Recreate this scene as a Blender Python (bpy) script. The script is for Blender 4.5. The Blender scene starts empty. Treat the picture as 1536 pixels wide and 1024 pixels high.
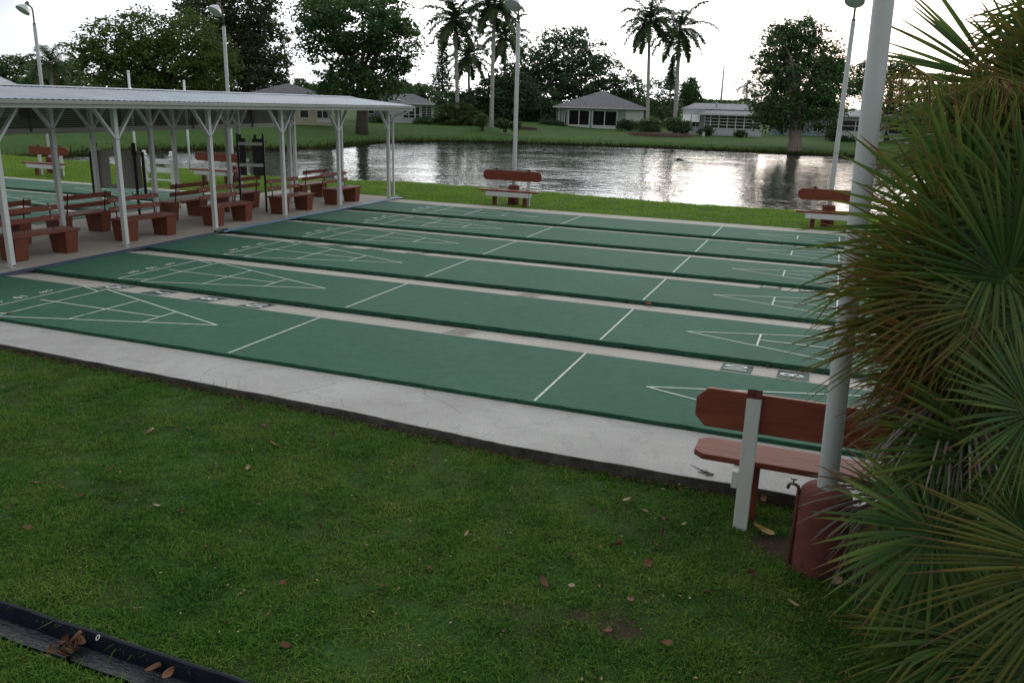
import bpy, bmesh, math, random
import numpy as np
from mathutils import Vector, Matrix, Euler
random.seed(7); np.random.seed(7)
PI = math.pi
scene = bpy.context.scene
col = scene.collection

# ---------------------------------------------------------------- camera (solved from the court markings)
YAW, PITCH, ROLL, FPX = -0.35940, 0.27690, 0.02890, 1248.07
CAM = Vector((6.1368, -7.2445, 2.7797))
_cy, _sy, _cp, _sp = math.cos(YAW), math.sin(YAW), math.cos(PITCH), math.sin(PITCH)
FW = Vector((_sy*_cp, _cy*_cp, -_sp))
_r0 = Vector((_cy, -_sy, 0)); _u0 = _r0.cross(FW)
RT = math.cos(ROLL)*_r0 + math.sin(ROLL)*_u0
UP = -math.sin(ROLL)*_r0 + math.cos(ROLL)*_u0
cd = bpy.data.cameras.new('camera'); cam = bpy.data.objects.new('camera', cd); col.objects.link(cam)
cam.matrix_world = Matrix(((RT.x, UP.x, -FW.x, CAM.x), (RT.y, UP.y, -FW.y, CAM.y), (RT.z, UP.z, -FW.z, CAM.z), (0, 0, 0, 1)))
cd.sensor_width = 36; cd.lens = FPX/1536*36; cd.clip_end = 5000; cd.clip_start = .05
scene.camera = cam

def ray(px, py): return FW + RT*((px-768)/FPX) - UP*((py-512)/FPX)
def at(px, py, D): return CAM + ray(px, py)*D            # photo pixel + depth in metres -> point
def on(px, py, z=0.0):
    d = ray(px, py); return CAM + d*((z-CAM.z)/d.z)

# ---------------------------------------------------------------- object helpers
def tag(o, label=None, cat=None, group=None, kind=None):
    if label: o['label'] = label
    if cat: o['category'] = cat
    if group: o['group'] = group
    if kind: o['kind'] = kind
    return o
def link(o, parent=None):
    col.objects.link(o)
    if parent is not None: o.parent = parent
    return o
def empty(name, loc, rz=0.0, label=None, cat=None, group=None):
    o = bpy.data.objects.new(name, None); o.empty_display_size = .2
    o.location = loc; o.rotation_euler = (0, 0, rz)
    link(o); tag(o, label, cat, group); return o
def children(o): return [c for c in bpy.data.objects if c.parent == o]
def copy_tree(o, parent=None):
    c = o.copy(); link(c, parent)
    for ch in children(o): copy_tree(ch, c)
    return c

class MB:
    def __init__(s): s.v = []; s.f = []; s.m = []; s.cur = 0
    def add(s, vs, fs):
        n = len(s.v); s.v += [tuple(v) for v in vs]
        for f in fs: s.f.append(tuple(i+n for i in f)); s.m.append(s.cur)
        return s
    def box(s, a, b):
        (x0, y0, z0), (x1, y1, z1) = a, b
        return s.add([(x0,y0,z0),(x1,y0,z0),(x1,y1,z0),(x0,y1,z0),(x0,y0,z1),(x1,y0,z1),(x1,y1,z1),(x0,y1,z1)],
              [(0,3,2,1),(4,5,6,7),(0,1,5,4),(1,2,6,5),(2,3,7,6),(3,0,4,7)])
    def bar(s, p, q, w, h, up=(0,0,1)):
        p, q = Vector(p), Vector(q); d = (q-p).normalized(); u = Vector(up)
        if abs(d.dot(u)) > .98: u = Vector((0,1,0))
        r = d.cross(u).normalized(); u = r.cross(d)
        vs = []
        for c in (p, q):
            for a, b in ((-1,-1),(1,-1),(1,1),(-1,1)): vs.append(c + r*(a*w/2) + u*(b*h/2))
        return s.add(vs, [(0,1,2,3),(7,6,5,4),(0,4,5,1),(1,5,6,2),(2,6,7,3),(3,7,4,0)])
    def tube(s, pts, rad, n=8, cap=True):
        pts = [Vector(p) for p in pts]; k = len(pts)
        if not hasattr(rad, '__len__'): rad = [rad]*k
        vs = []; t0 = None; ref = Vector((0.3,0.2,1)) 
        for i, p in enumerate(pts):
            d = (pts[min(i+1,k-1)] - pts[max(i-1,0)]).normalized()
            if i == 0:
                r = d.cross(Vector((0,0,1)) if abs(d.z) < .9 else Vector((0,1,0))).normalized()
            else: r = (r - d*r.dot(d)).normalized()
            u = d.cross(r)
            for j in range(n):
                a = 2*PI*j/n; vs.append(p + (r*math.cos(a) + u*math.sin(a))*rad[i])
        fs = [(i*n+j, i*n+(j+1)%n, (i+1)*n+(j+1)%n, (i+1)*n+j) for i in range(k-1) for j in range(n)]
        if cap: fs += [tuple(range(n-1,-1,-1)), tuple((k-1)*n+j for j in range(n))]
        return s.add(vs, fs)
    def lathe(s, prof, n=24, origin=(0,0,0), axis=None):
        o = Vector(origin); vs = []
        M = Matrix.Identity(3) if axis is None else Vector((0,0,1)).rotation_difference(Vector(axis)).to_matrix()
        for r, z in prof:
            for j in range(n):
                a = 2*PI*j/n; vs.append(o + M @ Vector((r*math.cos(a), r*math.sin(a), z)))
        k = len(prof)
        return s.add(vs, [(i*n+j, i*n+(j+1)%n, (i+1)*n+(j+1)%n, (i+1)*n+j) for i in range(k-1) for j in range(n)])
    def prism(s, poly, z0, z1):
        n = len(poly)
        vs = [(x,y,z0) for x,y in poly] + [(x,y,z1) for x,y in poly]
        s.add(vs, [tuple(range(n-1,-1,-1)), tuple(range(n,2*n))] + [(i,(i+1)%n,(i+1)%n+n,i+n) for i in range(n)])
        return s
    def extr(s, poly, o, ax, ay, az, t):      # polygon in plane (ax, ay) at o, extruded t along az
        o, ax, ay, az = Vector(o), Vector(ax), Vector(ay), Vector(az); n = len(poly)
        vs = [o+ax*x+ay*y for x,y in poly] + [o+ax*x+ay*y+az*t for x,y in poly]
        return s.add(vs, [tuple(range(n-1,-1,-1)), tuple(range(n,2*n))] + [(i,(i+1)%n,(i+1)%n+n,i+n) for i in range(n)])
    def quad(s, a, b, c, d): return s.add([a,b,c,d], [(0,1,2,3)])
    def build(s, name, mat, parent=None, smooth=False, bevel=0, fix=True):
        me = bpy.data.meshes.new(name); me.from_pydata(s.v, [], s.f)
        for m in (mat if isinstance(mat, (list, tuple)) else [mat]): me.materials.append(m)
        if any(s.m): me.polygons.foreach_set('material_index', s.m)
        if fix:
            bm = bmesh.new(); bm.from_mesh(me); bmesh.ops.recalc_face_normals(bm, faces=bm.faces); bm.to_mesh(me); bm.free()
        if smooth: me.polygons.foreach_set('use_smooth', [True]*len(me.polygons))
        me.update()
        o = bpy.data.objects.new(name, me); link(o, parent)
        if bevel:
            b = o.modifiers.new('bevel', 'BEVEL'); b.width = bevel; b.segments = 2; b.limit_method = 'ANGLE'; b.angle_limit = .6
        return o
def mesh_np(name, verts, faces, k, mat, parent=None):   # verts (N,3), faces (M,k)
    me = bpy.data.meshes.new(name)
    me.vertices.add(len(verts)); me.vertices.foreach_set('co', np.asarray(verts, np.float32).ravel())
    M = len(faces)
    me.loops.add(M*k); me.loops.foreach_set('vertex_index', np.asarray(faces, np.int32).ravel())
    me.polygons.add(M); me.polygons.foreach_set('loop_start', np.arange(0, M*k, k, dtype=np.int32))
    me.update(calc_edges=True); me.validate()
    for m in (mat if isinstance(mat, (list, tuple)) else [mat]): me.materials.append(m)
    o = bpy.data.objects.new(name, me); link(o, parent); return o

# ---------------------------------------------------------------- materials
def new_mat(name):
    m = bpy.data.materials.new(name); m.use_nodes = True
    nt = m.node_tree; return m, nt, nt.nodes['Principled BSDF']
def N(nt, t, **kw):
    n = nt.nodes.new(t)
    for k, v in kw.items():
        if k in n.inputs.keys(): n.inputs[k].default_value = v
        else: setattr(n, k, v)
    return n
def ramp(nt, fac, stops):
    r = N(nt, 'ShaderNodeValToRGB'); e = r.color_ramp.elements
    while len(e) < len(stops): e.new(.5)
    for el, (p, c) in zip(e, stops): el.position = p; el.color = (*c, 1) if len(c) == 3 else c
    nt.links.new(fac, r.inputs[0]); return r.outputs[0]
def coords(nt, kind='Object', scale=(1,1,1)):
    tc = N(nt, 'ShaderNodeTexCoord'); mp = N(nt, 'ShaderNodeMapping'); mp.inputs['Scale'].default_value = scale
    nt.links.new(tc.outputs[kind], mp.inputs[0]); return mp.outputs[0]
def noise(nt, vec, scale, detail=6, rough=.6, dist=0):
    n = N(nt, 'ShaderNodeTexNoise', Scale=scale, Detail=detail, Roughness=rough, Distortion=dist)
    nt.links.new(vec, n.inputs['Vector']); return n.outputs['Fac']
def math_n(nt, op, a, b=None, c=None):
    n = N(nt, 'ShaderNodeMath', operation=op)
    for i, x in enumerate((a, b, c)):
        if x is None: continue
        if isinstance(x, (int, float)): n.inputs[i].default_value = x
        else: nt.links.new(x, n.inputs[i])
    return n.outputs[0]
def mix(nt, fac, a, b, mode='MIX'):
    n = N(nt, 'ShaderNodeMix', data_type='RGBA', blend_type=mode)
    for s, x in ((0, fac), (6, a), (7, b)):
        if isinstance(x, (int, float)): n.inputs[s].default_value = x
        elif isinstance(x, tuple): n.inputs[s].default_value = (*x, 1) if len(x) == 3 else x
        else: nt.links.new(x, n.inputs[s])
    return n.outputs[2]
def bump(nt, bsdf, h, strength=.3, dist=.01):
    b = N(nt, 'ShaderNodeBump', Strength=strength, Distance=dist); nt.links.new(h, b.inputs['Height'])
    nt.links.new(b.outputs[0], bsdf.inputs['Normal'])
def mat(name, c1, c2, scale=4, rough=.7, bmp=.2, bscale=60, bdist=.004, stretch=(1,1,1), spec=.3, metal=0, dirt=None):
    m, nt, b = new_mat(name); v = coords(nt, 'Object', stretch)
    n = noise(nt, v, scale); c = ramp(nt, n, [(.3, c1), (.7, c2)])
    if dirt:
        d = noise(nt, v, dirt[1], 8, .7); f = ramp(nt, d, [(dirt[2], (0,0,0)), (dirt[2]+.12, (1,1,1))])
        c = mix(nt, f, c, dirt[0])
    nt.links.new(c, b.inputs['Base Color'])
    b.inputs['Roughness'].default_value = rough; b.inputs['Specular IOR Level'].default_value = spec; b.inputs['Metallic'].default_value = metal
    if bmp: bump(nt, b, noise(nt, v, bscale, 8, .7), bmp, bdist)
    return m
def leaf_mat(name, stops, transl=.35, rough=.55, spec=.3, lo=.15, lscale=.5, rnd=.55):
    """foliage: each leaf its own tone, whole clumps a little lighter or darker"""
    m, nt, b = new_mat(name)
    g = N(nt, 'ShaderNodeNewGeometry'); v = coords(nt, 'Object')
    n = noise(nt, v, lscale, 3)
    f = math_n(nt, 'ADD', math_n(nt, 'MULTIPLY', g.outputs['Random Per Island'], rnd), math_n(nt, 'MULTIPLY', n, 1.1-rnd))
    c = ramp(nt, f, stops)
    nt.links.new(c, b.inputs['Base Color']); b.inputs['Roughness'].default_value = rough; b.inputs['Specular IOR Level'].default_value = spec
    t = N(nt, 'ShaderNodeBsdfTranslucent'); nt.links.new(c, t.inputs[0])
    x = N(nt, 'ShaderNodeMixShader'); x.inputs[0].default_value = transl
    nt.links.new(b.outputs[0], x.inputs[1]); nt.links.new(t.outputs[0], x.inputs[2])
    nt.links.new(x.outputs[0], nt.nodes['Material Output'].inputs[0])
    return m

# painted asphalt of the lanes
def court_mat():
    m, nt, b = new_mat('court_paint'); v = coords(nt)
    n1 = noise(nt, v, .5, 5); n2 = noise(nt, v, 7, 8, .75); n3 = noise(nt, v, 90, 8, .9)
    c = ramp(nt, n1, [(.3, (.043,.128,.087)), (.7, (.067,.172,.122))])
    c = mix(nt, ramp(nt, n2, [(.42, (0,0,0)), (.72, (.8,.8,.8))]), c, (.032,.100,.066))
    n4 = noise(nt, coords(nt, 'Object', (1, .35, 1)), 2.2, 8, .7, 1.5)
    c = mix(nt, ramp(nt, n4, [(.58, (0,0,0)), (.72, (.45,.45,.45))]), c, (.088,.172,.130))
    c = mix(nt, ramp(nt, n3, [(.36, (.75,.75,.75)), (.6, (0,0,0))]), c, (.022,.068,.046))
    nt.links.new(c, b.inputs['Base Color'])
    b.inputs['Roughness'].default_value = .8; b.inputs['Specular IOR Level'].default_value = .14
    h = math_n(nt, 'ADD', math_n(nt, 'MULTIPLY', n3, 1.0), math_n(nt, 'MULTIPLY', n2, 1.5)); bump(nt, b, h, .35, .004)
    return m
M = {}
M['court'] = court_mat()
def edge_mat():
    m, nt, b = new_mat('court_edge'); v = coords(nt); s = N(nt, 'ShaderNodeSeparateXYZ'); nt.links.new(v, s.inputs[0])
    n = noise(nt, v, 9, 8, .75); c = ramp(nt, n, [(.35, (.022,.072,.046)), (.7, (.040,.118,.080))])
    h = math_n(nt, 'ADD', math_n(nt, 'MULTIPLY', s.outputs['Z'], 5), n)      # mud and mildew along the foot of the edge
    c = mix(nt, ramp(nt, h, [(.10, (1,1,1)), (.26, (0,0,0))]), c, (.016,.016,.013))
    nt.links.new(c, b.inputs['Base Color']); b.inputs['Roughness'].default_value = .95; b.inputs['Specular IOR Level'].default_value = .1
    bump(nt, b, noise(nt, v, 40, 8, .7), .9, .02); return m
M['court_edge'] = edge_mat()
def concrete_mat(name, a, b_, crack=True, speck=.5):
    m, nt, b = new_mat(name); v = coords(nt)
    n1 = noise(nt, v, .8, 6); n2 = noise(nt, v, 4.5, 10, .8, .6); n3 = noise(nt, v, 75, 8, .9)
    c = ramp(nt, n1, [(.3, a), (.7, b_)])
    dk = tuple(x*.55 for x in a)
    c = mix(nt, ramp(nt, n2, [(.5, (0,0,0)), (.72, (.6,.6,.6))]), c, dk)
    c = mix(nt, ramp(nt, n3, [(.40, (speck,)*3), (.55, (0,0,0))]), c, tuple(x*.5 for x in a))
    n5 = noise(nt, coords(nt, 'Object', (.35, 2.5, 1)), 1.6, 7, .7)
    c = mix(nt, ramp(nt, n5, [(.50, (0,0,0)), (.72, (.7,.7,.7))]), c, tuple(x*.62 for x in b_))
    h = n3
    if crack:
        w = N(nt, 'ShaderNodeTexNoise', Scale=1.3, Detail=6); nt.links.new(v, w.inputs['Vector'])
        vm = N(nt, 'ShaderNodeVectorMath', operation='MULTIPLY_ADD'); nt.links.new(w.outputs['Color'], vm.inputs[0])
        vm.inputs[1].default_value = (.55,.55,0); nt.links.new(v, vm.inputs[2])
        vo = N(nt, 'ShaderNodeTexVoronoi', feature='DISTANCE_TO_EDGE', Scale=.42); nt.links.new(vm.outputs[0], vo.inputs['Vector'])
        k = ramp(nt, vo.outputs['Distance'], [(.0005, (.4,.4,.4)), (.0022, (0,0,0))])
        gate = ramp(nt, noise(nt, v, .7, 2), [(.45, (0,0,0)), (.55, (1,1,1))])
        c = mix(nt, math_n(nt, 'MULTIPLY', k, gate), c, (.06,.06,.055))
    nt.links.new(c, b.inputs['Base Color']); b.inputs['Roughness'].default_value = .85; b.inputs['Specular IOR Level'].default_value = .2
    bump(nt, b, h, .4, .004); return m
M['concrete'] = concrete_mat('concrete', (.38,.375,.36), (.54,.535,.515), speck=.9)
M['strip'] = concrete_mat('strip_concrete', (.39,.37,.33), (.52,.495,.45), crack=False, speck=.9)
M['floor'] = concrete_mat('floor_concrete', (.33,.30,.26), (.44,.405,.355))
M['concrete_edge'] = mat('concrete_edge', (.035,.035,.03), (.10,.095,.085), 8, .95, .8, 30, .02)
M['line'] = mat('line_paint', (.46,.53,.49), (.68,.72,.69), 9, .8, .1, spec=.1, dirt=((.13,.24,.19), 11, .56))
M['num_white'] = mat('number_paint', (.62,.66,.64), (.75,.78,.76), 9, .8, .1, spec=.1)
M['num_green'] = mat('number_plate_paint', (.03,.065,.055), (.05,.09,.075), 12, .8, .2)
M['red'] = mat('red_paint_wood', (.14,.034,.018), (.22,.058,.034), 3, .55, .25, 30, .003, (1,8,8), dirt=((.06,.02,.015), 6, .6))
M['cap'] = mat('rotted_post_cap', (.008,.006,.005), (.12,.03,.022), 22, .9, .8, 40, .01)
M['redtop'] = mat('red_worn_wood', (.13,.028,.016), (.21,.062,.036), 2.2, .65, .6, 14, .006, (1,14,14), dirt=((.05,.02,.016), 5, .56))
M['redbrown'] = mat('red_brown_planter', (.12,.036,.018), (.185,.058,.032), 4, .7, .3, 30, .004, (6,6,1), dirt=((.04,.015,.01), 5, .62))
M['slat'] = mat('red_brown_slat', (.13,.034,.020), (.20,.058,.036), 4, .6, .25, 30, .003, (8,1,8))
M['redcyl'] = mat('red_concrete', (.115,.034,.026), (.165,.054,.042), 4, .9, .5, 40, .006, dirt=((.06,.03,.024), 3.2, .50))
M['white'] = mat('white_painted_wood', (.50,.53,.51), (.60,.62,.60), 3, .6, .15, 40, .002, (6,6,1), dirt=((.26,.27,.25), 7, .64))
M['post'] = mat('post_paint', (.50,.53,.52), (.60,.62,.61), 2, .55, .1, 40, .002, dirt=((.28,.29,.27), 3, .68))
M['fascia'] = mat('fascia_paint', (.40,.41,.38), (.48,.49,.46), 1.2, .6, .1, 30, .002, (1,.2,3), dirt=((.24,.24,.21), 2, .62))
M['pole'] = mat('galvanised_pole', (.44,.47,.48), (.56,.58,.59), 2.5, .5, .1, 30, .002, (3,3,.6), metal=.15, dirt=((.22,.23,.23), 5, .62))
M['fitter'] = mat('dark_steel_pipe', (.06,.06,.06), (.12,.115,.11), 6, .6, .2)
M['shade_out'] = mat('lamp_enamel', (.50,.53,.53), (.62,.65,.65), 5, .35, .05)
M['shade_in'] = mat('lamp_lens_glass', (.42,.48,.48), (.54,.60,.60), 7, .3, .1)
M['black'] = mat('black_steel', (.008,.008,.009), (.02,.02,.022), 6, .5, .2)
M['greyboard'] = mat('grey_board', (.24,.225,.205), (.31,.295,.27), 2, .8, .2, 30, .002, (3,3,.7))
M['darkboard'] = mat('dark_board', (.03,.032,.03), (.055,.055,.05), 2, .8, .2)
M['rackwhite'] = mat('rack_white', (.66,.70,.72), (.78,.80,.82), 4, .5, .1)
M['hose_navy'] = mat('navy_hose', (.012,.025,.06), (.03,.055,.11), 8, .55, .3)
M['hose_blue'] = mat('blue_hose', (.05,.13,.24), (.11,.21,.33), 8, .5, .3)
M['brass'] = mat('weathered_brass', (.10,.10,.09), (.2,.19,.16), 20, .45, .2, metal=.6)
M['grate'] = mat('grate_iron', (.13,.13,.12), (.22,.215,.20), 10, .7, .3, metal=.3)
M['slot_shade'] = mat('grate_slot_shade', (.03,.03,.028), (.06,.058,.05), 5, .9, 0)  # dark colour standing in for the shade inside the grate slots
def roof_metal(name, a, b_, period, axis):
    m, nt, b = new_mat(name); v = coords(nt)
    c = ramp(nt, noise(nt, v, 1.3, 7, .7), [(.3, a), (.7, b_)])
    c = mix(nt, ramp(nt, noise(nt, coords(nt, 'Object', (1.5,.6,1)), 3, 6), [(.5,(0,0,0)), (.8,(.6,.6,.6))]), c, tuple(x*.5 for x in a))
    nt.links.new(c, b.inputs['Base Color']); b.inputs['Roughness'].default_value = .45; b.inputs['Metallic'].default_value = .25
    return m
M['roof_metal'] = roof_metal('weathered_roof_metal', (.20,.235,.29), (.33,.375,.44), .07, 'y')
M['louver'] = mat('louver_slats', (.085,.088,.082), (.13,.133,.125), 3, .75, .1)
M['drain'] = mat('black_drain_plastic', (.004,.007,.014), (.010,.014,.024), 6, .5, .3, 25, .004, spec=.2)
M['skin_liz'] = mat('lizard_skin', (.03,.032,.03), (.10,.095,.08), 60, .6, .5, 200, .001)
M['drift'] = mat('driftwood', (.015,.016,.016), (.035,.033,.03), 5, .7, .3)
# ---------------------------------------------------------------- ground, lake
SHORE = [(-33.5,24.0),(-34.3,29.0),(-34.6,36.3),(-33.7,38.4),(-32.8,40.7),(-30.3,42.5),(-29.2,47.6),(-30.4,55.4),(-30.6,60.6),(-28.7,63.4),
         (-26.6,66.2),(-22.6,67.7),(-15.8,70.4),(-8.9,72.2),(-3,71.8),(3.0,71.0),(7.9,71.0),(20,69),(45,66),(70,60),(75,40),(60,24),
         (20,21.8),(5.3,21.2),(1.3,21.0),(-4.2,21.8),(-8.7,22.0),(-12.1,20.9),(-15,20.6),(-18.1,21.5),(-22,21.4),(-26,22.0),(-30,22.3)]
_S = np.array(SHORE)
def shore_dist(x, y):
    """signed distance to the water's edge, negative in the lake"""
    p = np.stack([x, y], -1)[..., None, :]; a = _S; b = np.roll(_S, -1, 0); ab = b-a
    t = np.clip(((p-a)*ab).sum(-1)/(ab**2).sum(-1), 0, 1)
    d = np.sqrt(((p-(a+t[..., None]*ab))**2).sum(-1)).min(-1)
    inside = np.zeros(x.shape, bool)
    for (x0, y0), (x1, y1) in zip(a, b):
        c = (y0 > y) != (y1 > y)
        inside ^= c & (x < (x1-x0)*(y-y0)/((y1-y0) if y1 != y0 else 1e-9)+x0)
    return np.where(inside, -d, d)
def sm(t): t = np.clip(t, 0, 1); return t*t*(3-2*t)
def zt(x, y):
    x = np.asarray(x, float); y = np.asarray(y, float)
    d = shore_dist(x, y)
    near = np.where(y < 6, -0.125-0.006*(np.clip(x,-8,12)-2), -0.055)
    farm = sm((y-22)/16+0*x); left = sm((-28-x)/6)*sm((y-14)/6); farm = np.maximum(farm, left)
    bank_near = -0.75 + (near+0.75)*sm(d/1.9)
    bank_far = -0.75 + .50*sm(d/2.2) + .30*sm(d/14) + .2*sm((d-14)/30) + sm((-22-x)/8)*.42*sm(d/9)
    bank_far += left*(1-sm((y-34)/10))*1.3*sm((d-3)/26)
    z = bank_near*(1-farm) + bank_far*farm
    z = np.where(d < 0, -0.75 + np.clip(d*.35, -1.2, 0), z)
    for x0, x1, y0, y1 in ((-5.7,9.9,-.7,14.6),(-9.7,-5.5,-4,15.1),(-25.5,-9.9,-2,13.1)):
        z = np.where((x > x0+.3) & (x < x1-.3) & (y > y0+.3) & (y < y1-.3), -0.25, z)
    z = z - .17*np.exp(-((y+4.405+.012*(x-2))/.105)**4)*(x < 5)*(y < 0)
    z = z + .012*np.sin(x*2.1+np.sin(y*1.7))*np.sin(y*2.6)*(d > .5)*np.where((y < -1) | (y > 15.6), 1, 0)
    return z
BARE = [(*on(930,940,-.13)[:2], .12), (*on(1160,815,-.13)[:2], .17), (*on(1205,850,-.13)[:2], .14), (*on(870,925,-.13)[:2], .06)]
def ground():
    xs = np.unique(np.round(np.concatenate([[-1800,-900,-500,-300,-200,-150], np.arange(-110,-40,3), np.arange(-40,-12,.6), np.arange(-12,14,.3), np.arange(14,40,1.5), np.arange(40,110,4), [150,200,300,500,900,1800]]),3))
    ys = np.unique(np.round(np.concatenate([[-600,-200,-80,-40], np.arange(-25,-8,1.5), np.arange(-8,26,.3), np.arange(-4.74,-4.1,.03), np.arange(26,80,.8), np.arange(80,140,3), np.arange(140,260,12), [300,420,700,1200,2500]]),3))
    X, Y = np.meshgrid(xs, ys); Z = zt(X, Y)
    nx, ny = len(xs), len(ys); idx = np.arange(nx*ny).reshape(ny, nx)
    F = np.stack([idx[:-1,:-1], idx[:-1,1:], idx[1:,1:], idx[1:,:-1]], -1).reshape(-1,4)
    m, nt, b = new_mat('lawn_ground'); v = coords(nt)
    n1 = noise(nt, v, .35, 6); n2 = noise(nt, v, 5, 8, .75); n3 = noise(nt, v, 45, 6, .8)
    c = ramp(nt, n1, [(.3, (.046,.110,.026)), (.55, (.062,.142,.034)), (.75, (.088,.165,.044))])
    c = mix(nt, ramp(nt, n2, [(.4, (0,0,0)), (.7, (.7,.7,.7))]), c, (.034,.076,.016))
    c = mix(nt, ramp(nt, n3, [(.45, (0,0,0)), (.7, (.8,.8,.8))]), c, (.075,.125,.03))
    c = mix(nt, ramp(nt, noise(nt, v, 2.3, 7, .7), [(.48, (0,0,0)), (.66, (.75,.75,.75))]), c, (.060,.062,.026))     # thatch and worn turf
    # bare brown soil by the water's edge
    s = N(nt, 'ShaderNodeSeparateXYZ'); nt.links.new(v, s.inputs[0])
    bank = math_n(nt, 'ADD', s.outputs['Z'], math_n(nt, 'MULTIPLY', n2, .25))
    c = mix(nt, ramp(nt, math_n(nt, 'ADD', bank, 1.0), [(.36, (1,1,1)), (.62, (0,0,0))]), c, (.042,.040,.018))
    for x0, y0, r0 in BARE:
        vm = N(nt, 'ShaderNodeVectorMath', operation='DISTANCE'); nt.links.new(v, vm.inputs[0]); vm.inputs[1].default_value = (x0, y0, -.14)
        dd = math_n(nt, 'ADD', vm.outputs['Value'], math_n(nt, 'MULTIPLY', n2, .12))
        mr = N(nt, 'ShaderNodeMapRange'); nt.links.new(dd, mr.inputs[0]); mr.inputs[1].default_value = r0+.02; mr.inputs[2].default_value = r0+.16; mr.inputs[3].default_value = 1; mr.inputs[4].default_value = 0
        c = mix(nt, mr.outputs[0], c, mix(nt, n3, (.045,.03,.02), (.12,.085,.055)))
    nt.links.new(c, b.inputs['Base Color']); b.inputs['Roughness'].default_value = .95; b.inputs['Specular IOR Level'].default_value = .1
    bump(nt, b, math_n(nt, 'ADD', n3, n2), .8, .06)
    o = mesh_np('ground', np.stack([X, Y, Z], -1).reshape(-1,3), F, 4, m)
    o.data.polygons.foreach_set('use_smooth', [True]*len(o.data.polygons))
    return tag(o, kind='structure')
ground()
def lake():
    m, nt, b = new_mat('lake_water'); v = coords(nt, 'Object', (1,1,1))
    b.inputs['Base Color'].default_value = (.022,.028,.028,1); b.inputs['Roughness'].default_value = .07; b.inputs['IOR'].default_value = 1.33; b.inputs['Specular IOR Level'].default_value = .5
    w = noise(nt, coords(nt, 'Object', (.9,1.1,1)), 1.7, 3, .5, .5); w2 = noise(nt, v, 6, 2, .5); w3 = noise(nt, v, .22, 3)
    amp = ramp(nt, w3, [(.35, (.35,.35,.35)), (.65, (1,1,1))])
    h = math_n(nt, 'MULTIPLY', math_n(nt, 'ADD', w, math_n(nt, 'MULTIPLY', w2, .22)), amp)
    bump(nt, b, h, 1.0, .058)
    mb = MB(); mb.quad((-60,12,-.75),(110,12,-.75),(110,95,-.75),(-60,95,-.75))
    return tag(mb.build('lake_water', m), kind='structure')
lake()

# ---------------------------------------------------------------- courts
LW, LP = 1.8534, 2.4489
FT = .3048
def lane_set(x0, dy, mats_court, n=6):
    """x0 = world x of the left dead line; six raised green lanes with white shuffleboard markings"""
    xl, xr = x0-5.90, x0+3.66+6.25
    for k in range(n):
        y0 = k*LP+dy
        mb = MB()
        nseg = 140; pts = []
        for i in range(nseg+1):
            x = xl+(xr-xl)*i/nseg; pts.append((x, y0+random.uniform(-.011,.011)))
        poly = pts + [(xr, y0+LW), (xl, y0+LW)]
        mb.prism(poly, -.28, 0)
        mb.m = [1]*len(mb.m); mb.m[1] = 0
        o = mb.build('court_lane', [M['court'], M['court_edge']], bevel=.008); tag(o, kind='structure')
        # markings
        mk = MB(); Z = .004; w = .0125
        def seg(a, b, z):
            a = Vector((*a,0)); b = Vector((*b,0)); d = (b-a).normalized(); s = Vector((-d.y,d.x,0))*w
            mk.quad(*[(p.x,p.y,z) for p in (a-s, b-s, b+s, a+s)])
        yc = y0+LW/2; e = .02
        for sgn, xd in ((-1, x0), (1, x0+3.6576)):
            X = lambda ft: xd+sgn*ft*FT
            seg((xd, y0+e), (xd, y0+LW-e), Z)
            hw = LW/2-.03
            seg((X(3), yc), (X(12.0), yc-hw), Z+.0006); seg((X(3), yc), (X(12.0), yc+hw), Z+.0012)
            for ft in (6, 9): seg((X(ft), yc-hw*(ft-3)/9), (X(ft), yc+hw*(ft-3)/9), Z+.0018)
            seg((X(12), yc-hw), (X(12), yc+hw), Z+.0018)
            seg((X(13.5), y0+e), (X(13.5), y0+LW-e), Z+.0018)
            seg((X(6), yc), (X(12.9), yc), Z+.0024)
            for s in (-1, 1): seg((X(13.5), yc+s*hw), (X(12), yc+s*(hw-.16)), Z+.003)
        o = mk.build('court_lines', M['line'], fix=False); tag(o, kind='structure')
lane_set(0, 0, None)
lane_set(-19.80, -1.4, None)
def text_mesh(name, s, size, matr, mw, parent=None):
    c = bpy.data.curves.new(name, 'FONT'); c.body = s; c.size = size; c.align_x = 'CENTER'; c.align_y = 'CENTER'; c.offset = .006*size
    o = bpy.data.objects.new(name, c); col.objects.link(o)
    dg = bpy.context.evaluated_depsgraph_get(); me = bpy.data.meshes.new_from_object(o.evaluated_get(dg))
    bpy.data.objects.remove(o)
    me.transform(mw); me.materials.append(matr)
    r = bpy.data.objects.new(name, me); link(r, parent); return r
def flat(x, y, z, up, read):   # matrix: text x axis -> read, text y axis -> up
    a, b = Vector(read), Vector(up); n = a.cross(b)
    return Matrix(((a.x,b.x,n.x,x),(a.y,b.y,n.y,y),(a.z,b.z,n.z,z),(0,0,0,1)))
SZ = -.065
def szz(dy): return -.006-.062*dy/.5955        # the strips fall towards the next lane's edge
for k in (0, 2, 4):
    yc = k*LP+LW+.28
    for x, s in ((-3.78,'10'),(-2.97,'7'),(-2.08,'8'),(-1.23,'10'),(5.36,'10'),(5.97,'8'),(6.90,'7'),(7.75,'10')):
        left = x < 2
        mb = MB(); yy = yc; za, zb = szz(.05)+.004, szz(.51)+.004; mb.quad((x-.17,yy-.23,za),(x+.17,yy-.23,za),(x+.17,yy+.23,zb),(x-.17,yy+.23,zb))
        tag(mb.build('number_plate', M['num_green'], fix=False), kind='structure')
        up, rd = ((1,0,0),(0,-1,.104)) if left else ((-1,0,0),(0,1,-.104))
        tag(text_mesh('number_marking', s, .36, M['num_white'], flat(x, yy, szz(.28)+.008, up, rd)), kind='structure')
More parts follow.
